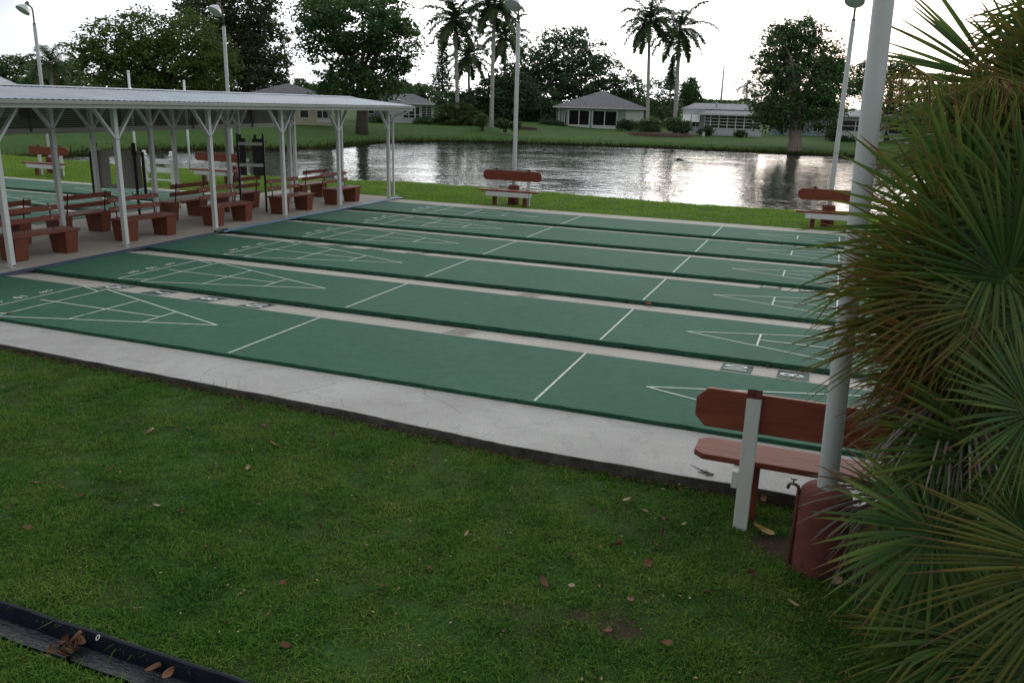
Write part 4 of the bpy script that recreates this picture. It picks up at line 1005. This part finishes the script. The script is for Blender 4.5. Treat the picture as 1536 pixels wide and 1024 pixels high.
def fan_mesh(name, a, b, n, L, spread, mt, parent, loc, nl=46, droop=.12, wild=.05):
    V, Fc, T = [], [], []; fuse = .42; ns = 8
    a, b, n = Vector(a), Vector(b), Vector(n)
    for i in range(nl):
        th = -spread+2*spread*(i+.5)/nl + random.gauss(0, wild*.5); dth = 2*spread/nl
        l = L*(.80+.20*math.cos(th*.75))*random.uniform(.88,1.06); lift = random.gauss(0,wild)
        dr = a*math.cos(th)+b*math.sin(th)+n*(lift+.10*math.cos(2*th)); sd = -a*math.sin(th)+b*math.cos(th)
        dr.normalize(); kink = random.random() < .07; dp = droop*random.uniform(.4,1.7)
        base = len(V)
        for k in range(ns+1):
            t = k/ns; s = .03+t*.97
            w = (s*l*dth*.50) if s < fuse else (fuse*l*dth*.50*(1-((s-fuse)/(1-fuse))**1.5)+.0010)
            p = dr*(s*l)+Vector((0,0,-1))*dp*l*max(0,s-.25)**2
            if kink and s > .6: p += Vector((0,0,-1))*(s-.6)*l*.7 - dr*(s-.6)*l*.35
            V += [p-sd*w, p+n*w*.55, p+sd*w]; T += [s,s,s]
        for k in range(ns):
            q = base+k*3; Fc += [(q,q+1,q+4,q+3),(q+1,q+2,q+5,q+4)]
    o = mesh_np(name, np.array([tuple(v) for v in V]), np.array(Fc), 4, mt, parent); o.location = loc
    at_ = o.data.attributes.new('along', 'FLOAT', 'POINT'); at_.data.foreach_set('value', np.array(T, np.float32))
    return o
def fan_palm():
    base = on(1500, 1040, -.15); base = Vector((7.75,-2.75,-.15))
    r = empty('fan_palm', base, 0, 'large fan palm clump with spiky green and orange-tipped leaves filling the right edge', 'palm tree')
    stems = []
    for px, py, D, h in ((1590,300,5.6,2.9),(1520,620,5.5,1.9),(1620,150,5.3,3.3),(1560,800,5.1,1.2),(1660,500,4.9,2.2)):
        p = at(px, py, D); q = Vector((base.x+(p.x-base.x)*.5, base.y+(p.y-base.y)*.5, -.3))
        stems.append((q, p)); mb = MB(); k = [q.lerp(p, t) - base for t in (0,.25,.5,.75,1)]
        mb.tube(k, [.12,.11,.10,.095,.07], 10); mb.build('trunk', M['fibre'], r, True)
    fans = [
     (1450,350,4.75,1213,285,4.55,80,'g'),(1500,235,4.9,1372,95,4.8,95,'g'),(1565,150,5.0,1430,20,4.9,95,'o'),(1450,400,4.6,1225,350,4.45,60,'o'),
     (1470,300,4.9,1290,170,4.8,55,'g'),(1445,470,4.7,1210,405,4.5,55,'o'),(1460,500,4.75,1230,470,4.55,60,'o'),(1470,540,4.85,1275,560,4.7,60,'r'),
     (1480,520,4.95,1290,520,4.8,50,'r'),(1430,590,4.55,1295,650,4.45,70,'d'),(1450,590,4.6,1330,690,4.5,80,'d'),(1440,530,4.5,1285,565,4.4,70,'r'),(1510,690,4.5,1268,640,4.35,85,'g'),
     (1490,650,4.7,1290,580,4.55,60,'g'),(1400,800,4.25,1212,790,4.15,150,'g'),(1540,800,4.3,1410,770,4.2,110,'g'),(1620,850,3.95,1360,1000,3.8,60,'o'),
     (1405,965,4.3,1245,950,4.2,110,'g'),(1345,745,5.0,1250,850,4.9,80,'d'),(1370,720,5.0,1290,810,4.95,70,'d'),(1560,470,4.5,1410,600,4.4,100,'g'),
     (1530,560,4.6,1390,690,4.5,80,'g'),(1510,420,4.4,1330,290,4.3,80,'g'),(1540,330,4.5,1370,240,4.4,80,'g'),(1550,620,4.2,1400,560,4.1,90,'g'),
     (1590,960,4.0,1440,900,3.9,90,'g'),(1480,880,4.5,1330,930,4.4,90,'g'),(1500,1010,4.2,1340,1040,4.1,90,'g'),(1560,260,4.7,1420,170,4.6,90,'o'),
     (1480,760,4.8,1330,720,4.7,90,'g'),(1580,700,4.3,1450,640,4.2,100,'g'),(1430,560,4.6,1260,520,4.5,60,'o'),(1450,620,4.7,1300,600,4.6,60,'r'),
     (1575,70,5.2,1455,-30,5.1,90,'g'),(1520,150,5.1,1392,78,5.0,70,'o'),(1600,0,5.2,1500,-60,5.1,90,'g'),(1540,90,5.0,1420,15,4.9,80,'o'),(1590,170,4.7,1450,110,4.6,100,'g'),(1440,440,4.5,1255,470,4.4,70,'o'),(1470,660,4.5,1290,690,4.4,80,'g'),(1500,460,4.4,1330,470,4.3,80,'o'),(1470,960,4.1,1290,1000,4.0,110,'g'),(1560,1000,4.0,1400,1010,3.9,100,'g'),(1430,900,4.5,1270,890,4.4,100,'g'),(1500,380,4.5,1345,410,4.4,90,'g'),(1420,700,4.7,1300,700,4.6,70,'g')]
    for i in range(38):
        px = random.uniform(1430,1690); py = random.uniform(-40,1120); px = max(px, 1560-.9*min(py,200)+20); D = random.uniform(4.9,5.8)
        an = random.gauss(PI, .9); l = random.uniform(150,220)
        fans.append((px, py, D, px+l*math.cos(an), py+l*math.sin(an)+20, D-random.uniform(-.15,.3), random.uniform(75,115), random.choice('ggggggo')))
    edge_y = [-80,0,60,110,170,250,450,650,760,850,1060]; edge_x = [1560,1500,1420,1385,1320,1245,1245,1300,1260,1235,1245]
    n_set = len(fans)-38
    for k, (hx, hy, hd, tx, ty, td, sp, mt) in enumerate(fans):
        if k < n_set and hy < 320: hx += 42; tx += 42; sp = min(sp, 68)
        if k >= n_set:
            sh = max(0, float(np.interp(ty-60, edge_y, edge_x))+25-tx); hx += sh; tx += sh
        H = at(hx,hy,hd); Tp = at(tx,ty,td); a = (Tp-H); L = a.length; a.normalize()
        v = (CAM-H).normalized(); n = (v-a*a.dot(v)).normalized(); ang = random.gauss(0,.45)
        b = a.cross(n); n2 = n*math.cos(ang)+b*math.sin(ang); b2 = a.cross(n2)
        nl = int((29+sp*.15)*max(1,4.8/hd)**1.2)
        f = fan_mesh('fan_leaf', a, b2, n2, L*1.02, math.radians(sp), FM[mt], r, H-base, nl, .34 if mt == 'd' else random.uniform(.05,.16), .14 if mt == 'd' else .05)
        # petiole back to the closest stem
        best = min(stems, key=lambda s_: (s_[0].lerp(s_[1], .75)-H).length); S = best[0].lerp(best[1], random.uniform(.7,1)) - H
        mb = MB(); mid = -a*min(.35, S.length*.5)+S*.25; mb.tube([(0,0,0), mid, S], [.007,.009,.012], 6); mb.build('petiole', FM['o'], f, True)
    for (sx, sy, sd, pts) in ((1480,260,4.9,[(1450,215,4.9),(1420,160,4.9),(1390,112,4.9),(1365,98,4.9),(1346,112,4.9)]), (1530,220,4.7,[(1515,160,4.7),(1500,118,4.7),(1488,112,4.7),(1475,128,4.7)])):
        P = [at(sx,sy,sd)-base]+[at(*p)-base for p in pts]; mb = MB(); mb.tube(P, [.012]+[.008]*(len(P)-2)+[.003], 6); st = mb.build('flower_stalk', FM['r'], r, True)
        mb = MB()
        for i in range(90):
            k = random.randrange(1, len(P)-1); q = P[k].lerp(P[k+1], random.random()); l = random.uniform(.12,.34)
            e = Vector((random.gauss(0,.09),random.gauss(0,.09),-l*.35)); mb.tube([q, q+e, q+e*1.3+Vector((0,0,-l*.55))], [.003,.0035,.002], 3)
        mb.build('strands', mat('palm_flower_strands', (.14,.115,.03), (.24,.20,.06), 12, .8, 0), st)
fan_palm()

# ---------------------------------------------------------------- drain channel with trapped leaves
M['trickle'] = glass_mat('trickle_water', (.02,.025,.03), .06)
nt = M['trickle'].node_tree; b = nt.nodes['Principled BSDF']; bump(nt, b, noise(nt, coords(nt,'Object',(6,14,1)), 3.2, 4, .6, .8), .8, .012)
r = empty('drain_channel', (0,0,0), 0, 'black plastic drain trough sunk in the grass with a trickle of water, bottom left', 'drain')
mb = MB(); prof = [(-4.272,-.12),(-4.29,-.108),(-4.303,-.112),(-4.33,-.225),(-4.40,-.235),(-4.47,-.235),(-4.505,-.17),(-4.515,-.12)]
xs = [-2+i*.12 for i in range(56)]
vs = [(x, y-.012*(x-2)+.002*math.sin(x*9+z*30), z+.003*math.sin(x*13)) for x in xs for y, z in prof]; n = len(prof)
mb.add(vs, [(i*n+j, i*n+j+1, (i+1)*n+j+1, (i+1)*n+j) for i in range(len(xs)-1) for j in range(n-1)]); mb.build('trough', M['drain'], r)
mb = MB(); vs = [(x, y-.012*(x-2), -.200) for x in xs for y in (-4.327,-4.487)]; mb.add(vs, [(2*i,2*i+1,2*i+3,2*i+2) for i in range(len(xs)-1)]); mb.build('water', M['trickle'], r)

# ---------------------------------------------------------------- leaves
LM = {}
for k, a, b_ in (('brown',(.10,.045,.022),(.17,.085,.045)),('red',(.13,.052,.028),(.19,.085,.045)),('tan',(.26,.18,.11),(.36,.27,.17)),('dark',(.065,.038,.02),(.11,.068,.036)),('yellow',(.30,.20,.06),(.38,.28,.10))):
    LM[k] = mat('dead_leaf_'+k, a, b_, 30, .75, .5, 120, .003)
def leaf_mesh(name, L, W, curl, twist, mt):
    V, Fc = [], []; nu, nv = 9, 5
    for i in range(nu):
        t = i/(nu-1); w = W*(math.sin(PI*min(1,t**.85))**.8)+.001
        for j in range(nv):
            s = j/(nv-1)-.5; x = (t-.5)*L; y = s*w
            z = curl*(abs(s)*2)**2*W*.55*(.4+t) + curl*.35*L*(2*t-1)**2*.5+.006*math.sin(17*t+5*s)
            y2 = y*math.cos(twist*t)-0; z += y*math.sin(twist*t); V.append((x, y2, z+.012))
    for i in range(nu-1):
        for j in range(nv-1): q = i*nv+j; Fc.append((q,q+1,q+nv+1,q+nv))
    mb = MB(); mb.add(V, Fc); me = mb.build(name, mt, None, True, fix=False); 
    s = me.modifiers.new('thick','SOLIDIFY'); s.thickness = .0012
    return me
variants = {}
def leaf(px, py, z, size, colr, label, group, tilt=.35, rz=None):
    key = (colr, random.randrange(3))
    if key not in variants:
        o = leaf_mesh('leaf', 1, random.uniform(.42,.6), random.uniform(.3,1.0), random.uniform(-1,1), LM[colr]); variants[key] = o
    else: o = variants[key].copy(); link(o)
    p = on(px, py, z); o.location = p; o.scale = (size,)*3
    o.rotation_euler = (random.gauss(0,tilt), random.gauss(0,tilt), random.uniform(0,6.28) if rz is None else rz)
    tag(o, label, 'leaf', group); return o
GL = 'dead leaves on the near lawn'
common = [(50,547,.05,'brown'),(167,703,.06,'red'),(283,643,.06,'red'),(373,702,.06,'tan'),(397,638,.06,'brown'),(500,652,.06,'dark'),(330,623,.05,'tan'),(363,610,.06,'dark'),
 (123,743,.05,'brown'),(235,758,.06,'tan'),(270,767,.06,'dark'),(402,732,.05,'brown'),(425,873,.05,'red'),(403,920,.05,'red'),(428,967,.065,'brown'),(857,879,.06,'tan'),
 (857,835,.075,'brown'),(945,899,.075,'red'),(973,845,.075,'brown'),(1000,964,.07,'brown'),(1060,889,.06,'dark'),(1116,897,.06,'brown'),(1026,786,.06,'tan'),(994,776,.06,'brown'),
 (967,766,.06,'red'),(993,802,.08,'dark'),(819,802,.06,'red'),(911,945,.06,'red'),(645,852,.05,'brown'),(703,676,.05,'dark'),(735,665,.05,'brown'),(560,760,.05,'dark'),(700,800,.05,'tan'),
 (620,700,.05,'brown'),(480,790,.05,'dark'),(310,820,.05,'brown'),(760,905,.05,'brown'),(90,600,.05,'dark'),(1145,748,.09,'red'),(1176,748,.09,'brown'),(990,712,.07,'brown')]
for x, y, s, c in common: leaf(x, y, -.10, s*1.1, c, 'small dry curled leaf lying loose on the mown near lawn', GL)
for x, y, s, c, lab in ((224,649,.10,'tan','pale tan leaf alone on the lawn below the left part of the walkway'),
    (410,667,.12,'red','large reddish leaf on the lawn just below the walkway, left of centre'),
    (52,725,.09,'brown','curled two-tone leaf near the left edge of the lawn, upper one'),
    (43,792,.09,'brown','rounded brown leaf near the left edge of the lawn, lower one'),
    (207,912,.07,'tan','narrow pale leaf on the lawn just above the black drain'),
    (573,879,.08,'brown','upright curled leaf in the middle of the lower lawn'),
    (815,873,.10,'brown','broad brown leaf in the lower lawn left of the bare patch'),
    (929,817,.11,'brown','large curled brown leaf, left of a dark red one, on the lawn before the bench'),
    (983,816,.09,'red','dark red leaf right of a large brown one on the lawn before the bench'),
    (1126,859,.09,'brown','brown leaf on the lawn left of the red drum base'),
    (1190,905,.08,'tan','greyish leaf on the lawn in front of the red drum base'),
    (1146,797,.17,'yellow','long yellow leaf lying at the foot of the white bench upright'),
    (941,750,.08,'tan','whitish leaf on the lawn near the walkway edge left of the bench'),
    (1255,872,.12,'tan','tan leaf tucked against the foot of the red drum base')):
    leaf(x, y, -.10, s, c, lab, GL, .05 if c == 'yellow' else .3, 2.75 if c == 'yellow' else None)
GD = 'dead leaves caught in the drain'
for i in range(13): leaf(100+random.gauss(0,17), 970+random.gauss(0,8)+.35*(i-6), -.165+random.uniform(-.03,.05), random.uniform(.07,.11), random.choice(['brown','brown','red','dark']), 'brown leaf in the jumbled heap that blocks the black drain', GD, .8)
leaf(230,1003,-.15,.10,'brown','left one of two broad brown leaves sitting on the drain near the bottom edge', GD, .3, .3)
leaf(252,1011,-.14,.10,'brown','right one of two broad brown leaves sitting on the drain near the bottom edge', GD, .3, 1.7)
o = on(147,958,-.13); r = empty('white_ring', (o.x,o.y,-.12), 0, 'tiny white ring on the black side of the drain', 'ring'); mb = MB()
pts = [(.009*math.cos(2*PI*i/16), .009*math.sin(2*PI*i/16), .009*math.sin(2*PI*i/16)*1.1) for i in range(17)]; mb.tube(pts, .0028, 6, False); mb.build('band', M['trim'], r, True)
leaf(178,437,.0,.07,'brown','brown leaf on the green lane beside the leftmost number plate','leaves on the courts',.2) if False else None
leaf(15,470,.0,.07,'yellow','yellowish leaf on the nearest lane by its left penalty line','leaves on the courts',.2)
leaf(404,458,-.045,.10,'red','reddish leaf on the nearest pale strip beside the left ten plate','leaves on the courts',.2)
leaf(972,456,-.02,.16,'red','reddish leaf at a lane edge in the middle of the courts','leaves on the courts',.2)
leaf(1153,549,-.045,.10,'red','reddish leaf on the nearest pale strip between the ten and eight plates','leaves on the courts',.2)

# ---------------------------------------------------------------- grass blades
def grass_mat(name, stops, sc):
    m = leaf_mat(name, stops, .35, .8, .06, lscale=sc, rnd=.42); return m
GM = grass_mat('grass_blades', [(.20,(.015,.044,.008)),(.40,(.044,.124,.018)),(.58,(.088,.196,.031)),(.75,(.165,.245,.048)),(.93,(.28,.31,.11))], 1.6)
GM2 = grass_mat('grass_blades_far', [(.10,(.11,.19,.022)),(.42,(.19,.32,.05)),(.70,(.25,.39,.07)),(.98,(.33,.44,.12))], .5)
def vnoise(x, y, f, seed):
    rs = np.random.RandomState(seed); tab = rs.rand(64,64)
    X, Y = x*f, y*f; i, j = np.floor(X).astype(int), np.floor(Y).astype(int); u, v = X-i, Y-j; u = u*u*(3-2*u); v = v*v*(3-2*v)
    g = lambda a, b: tab[a % 64, b % 64]
    return (g(i,j)*(1-u)+g(i+1,j)*u)*(1-v)+(g(i,j+1)*(1-u)+g(i+1,j+1)*u)*v
def blades(name, x, y, h, w, mt, label, flat_=.6):
    n = len(x); z = zt(x, y)
    az = np.random.uniform(0, 2*PI, n); ln = np.random.gamma(2.2, flat_/2.2, n)
    hh = h*np.random.uniform(.55,1.3,n); dx, dy = np.cos(az), np.sin(az)
    W = w*np.random.uniform(.6,1.4,n)
    sx, sy = -dy*W/2, dx*W/2
    B = np.stack([x,y,z-.008],-1); S = np.stack([sx,sy,0*sx],-1)
    mid = B+np.stack([dx*ln*hh*.35, dy*ln*hh*.35, hh*.62],-1); tip = B+np.stack([dx*ln*hh, dy*ln*hh, hh*(1-.25*np.clip(ln,0,1.6))],-1)
    V = np.stack([B-S,B+S,mid+S*.8,mid-S*.8,tip],1).reshape(-1,3); k = np.arange(n)*5
    T = np.concatenate([np.stack([k,k+1,k+2],1),np.stack([k,k+2,k+3],1),np.stack([k+3,k+2,k+4],1)])
    o = mesh_np(name, V, T, 3, mt); tag(o, label, 'grass', kind='stuff'); return o
def near_lawn():
    n = 860000; x = np.random.uniform(-8.5,8.4,n); y = np.random.uniform(-5.2,-.52,n)
    # thin out with distance from the lens so that every blade counts
    d = np.hypot(x-CAM.x, y-CAM.y); keep = np.random.rand(n) < np.clip(5.2/d, .35, 1)**1.2
    edge = np.interp(x, [-6,-4.2,-2.64,-.3,2.03,3.0,3.84,5.66,10.4], [-.52,-.62,-.715,-.80,-.88,-.955,-1.02,-1.0,-1.05]); keep &= y < edge-.012+.02*np.random.rand(n)
    yc = -4.405-.012*(x-2); keep &= ~((np.abs(y-yc) < .115) & (x < 4.8))
    keep &= np.hypot(x-6.349, y+1.85) > .165
    for bx_, by_, br in BARE: keep &= (np.hypot(x-bx_, y-by_)+.10*(vnoise(x,y,9,3)-.5) > br) | (np.random.rand(n) < .12)
    cl = vnoise(x,y,9,1)*.45+vnoise(x,y,3.1,2)*.35+vnoise(x,y,.9,4)*.2; keep &= np.random.rand(n) < np.clip(.16+1.9*cl**1.5, 0, 1)
    keep &= ~((x < -5.93) & (y > -4.02) & (x > -10.2))
    x, y, cl = x[keep], y[keep], cl[keep]
    blades('lawn_grass', x, y, (.016+.040*cl), .0062, GM, 'short dense lawn grass in front of the walkway', .9)
    m = 2600; x = np.random.uniform(-4,9,m); e_ = np.interp(x, [-6,-4.2,-2.64,-.3,2.03,3.0,3.84,5.66,10.4], [-.52,-.62,-.715,-.80,-.88,-.955,-1.02,-1.0,-1.05])
    y = e_-np.abs(np.random.normal(0,.05,m))-.01; y = np.where(np.random.rand(m) < .25, np.random.uniform(-4.8,-1,m), y); z = zt(x,y)+.02
    d = np.random.normal(size=(m,3)); d[:,2] *= .3; V, Fc = leaves_np(np.stack([x,y,z],-1), d, .030, .014)
    tag(mesh_np('edge_litter', V, Fc, 4, LM['dark']), 'dark crumbled leaf bits gathered along the walkway edge', 'litter', kind='stuff')
    m = 700; x = np.random.uniform(-3,7,m); y = np.random.uniform(-4.9,-1,m); z = zt(x,y)+.035
    d = np.random.normal(size=(m,3)); d[:,2] *= .2; V, Fc = leaves_np(np.stack([x,y,z],-1), d, .018, .010)
    tag(mesh_np('lawn_litter', V, Fc, 4, LM['tan']), 'tiny pale petals and leaf bits scattered through the lawn', 'litter', kind='stuff')
near_lawn()
def shore_lawn():
    n = 260000; x = np.random.uniform(-29,12,n); y = np.random.uniform(13.2,21.2,n)
    d = shore_dist(x, y); keep = d > .7
    keep &= ~((x > -10.15) & (x < -5.9) & (y < 15.4)); keep &= ~((x >= -6) & (y < 14.93)); keep &= ~((x < -10) & (x > -26.3) & (y < 13.33))
    cl = vnoise(x,y,3,5); keep &= np.random.rand(n) < .45+.8*cl
    x, y, cl = x[keep], y[keep], cl[keep]
    blades('shore_grass', x, y, .04+.045*cl, .013, GM2, 'bright grass strip between the courts and the lake', .8)
    # tufts hanging along the far waterline
    P = np.array(SHORE+[SHORE[0]]); xs, ys = [], []
    for (x0,y0),(x1,y1) in zip(P[:17], P[1:18]):
        k = int(np.hypot(x1-x0,y1-y0)*260); t = np.random.rand(k); xs.append(x0+(x1-x0)*t); ys.append(y0+(y1-y0)*t)
    x = np.concatenate(xs); y = np.concatenate(ys); x = x+np.random.normal(0,.5,len(x)); y = y+np.random.normal(0,.5,len(y))
    k = shore_dist(x,y) > .05; blades('bank_grass', x[k], y[k], np.full(k.sum(), .22), .05, grass_mat('bank_grass_blades', [(.1,(.02,.028,.008)),(.5,(.045,.055,.015)),(.95,(.085,.085,.03))], .4), 'rough brownish grass along the far waterline', .8)
shore_lawn()
# a few tall stalks at the walkway edge
mb = MB()
for px, py in ((318,588),(322,590),(345,592),(358,593),(300,582),(640,650),(520,622)):
    p = on(px, py, -.12); mb.tube([p, p+Vector((random.gauss(0,.02),0,.07)), p+Vector((random.gauss(.02,.03),0,random.uniform(.12,.17)))], [.0025,.002,.001], 4)
tag(mb.build('seed_stalks', mat('grass_stalks', (.05,.07,.03), (.08,.10,.04), 5, .8, 0)), 'thin grass seed stalks at the edge of the walkway', 'grass', kind='stuff')
# ---------------------------------------------------------------- evening sky and light
SUN_EL, SUN_ROT = math.radians(3.5), math.radians(2.0)
w = bpy.data.worlds.new('World'); scene.world = w; w.use_nodes = True; nt = w.node_tree
for n_ in list(nt.nodes): nt.nodes.remove(n_)
out = N(nt, 'ShaderNodeOutputWorld')
sky = N(nt, 'ShaderNodeTexSky', sky_type='NISHITA', sun_disc=False, sun_elevation=SUN_EL, sun_rotation=SUN_ROT, altitude=5, air_density=1.0, dust_density=1.5, ozone_density=1.0)
bg = N(nt, 'ShaderNodeBackground'); bg.inputs['Strength'].default_value = .06; nt.links.new(sky.outputs[0], bg.inputs['Color'])
# thin evening cloud sheet, brighter towards the sunset
tc = N(nt, 'ShaderNodeTexCoord'); mp = N(nt, 'ShaderNodeMapping'); mp.inputs['Scale'].default_value = (1,1,2.6); nt.links.new(tc.outputs['Generated'], mp.inputs[0])
c1 = noise(nt, mp.outputs[0], 2.6, 8, .6, .5)
sep = N(nt, 'ShaderNodeSeparateXYZ'); nt.links.new(tc.outputs['Generated'], sep.inputs[0])
gd = Vector((math.sin(math.radians(-10))*.997, math.cos(math.radians(-10))*.997, .07))
dt = N(nt, 'ShaderNodeVectorMath', operation='DOT_PRODUCT'); nt.links.new(tc.outputs['Generated'], dt.inputs[0]); dt.inputs[1].default_value = gd
glow = N(nt, 'ShaderNodeMapRange', interpolation_type='SMOOTHSTEP'); nt.links.new(dt.outputs['Value'], glow.inputs[0]); glow.inputs[1].default_value = .72; glow.inputs[2].default_value = 1.0; glow.inputs[3].default_value = 0; glow.inputs[4].default_value = 1.9
base = N(nt, 'ShaderNodeMapRange'); nt.links.new(sep.outputs['Y'], base.inputs[0]); base.inputs[1].default_value = -1; base.inputs[2].default_value = 1; base.inputs[3].default_value = .48; base.inputs[4].default_value = 1.15
lum = math_n(nt, 'ADD', glow.outputs[0], base.outputs[0])
cc = ramp(nt, c1, [(.36, (.72,.79,.87)), (.58, (1.0,1.0,.99))])
wd = Vector((math.sin(math.radians(2)), math.cos(math.radians(2)), .02)).normalized()
wt = N(nt, 'ShaderNodeVectorMath', operation='DOT_PRODUCT'); nt.links.new(tc.outputs['Generated'], wt.inputs[0]); wt.inputs[1].default_value = wd
cc = mix(nt, ramp(nt, wt.outputs['Value'], [(.985,(0,0,0)),(.9985,(.5,.5,.5))]), cc, (1.0,.70,.50))
bc = N(nt, 'ShaderNodeBackground'); nt.links.new(cc, bc.inputs['Color']); nt.links.new(lum, bc.inputs['Strength'])
ms = N(nt, 'ShaderNodeMixShader'); nt.links.new(ramp(nt, c1, [(.25, (.78,)*3), (.55, (.92,)*3)]), ms.inputs[0])
nt.links.new(bg.outputs[0], ms.inputs[1]); nt.links.new(bc.outputs[0], ms.inputs[2]); nt.links.new(ms.outputs[0], out.inputs[0])
sl = bpy.data.lights.new('sun', 'SUN'); sl.energy = .5; sl.angle = math.radians(28); sl.color = (1,.86,.72)
so = bpy.data.objects.new('sun', sl); link(so)
sd = Vector((math.sin(SUN_ROT)*math.cos(SUN_EL), math.cos(SUN_ROT)*math.cos(SUN_EL), math.sin(SUN_EL)))
so.rotation_euler = sd.to_track_quat('Z', 'Y').to_euler(); so.location = (0,60,30)
scene.view_settings.view_transform = 'Standard'; scene.view_settings.look = 'None'; scene.view_settings.exposure = .25; scene.view_settings.gamma = 1
scene.render.engine = 'CYCLES'
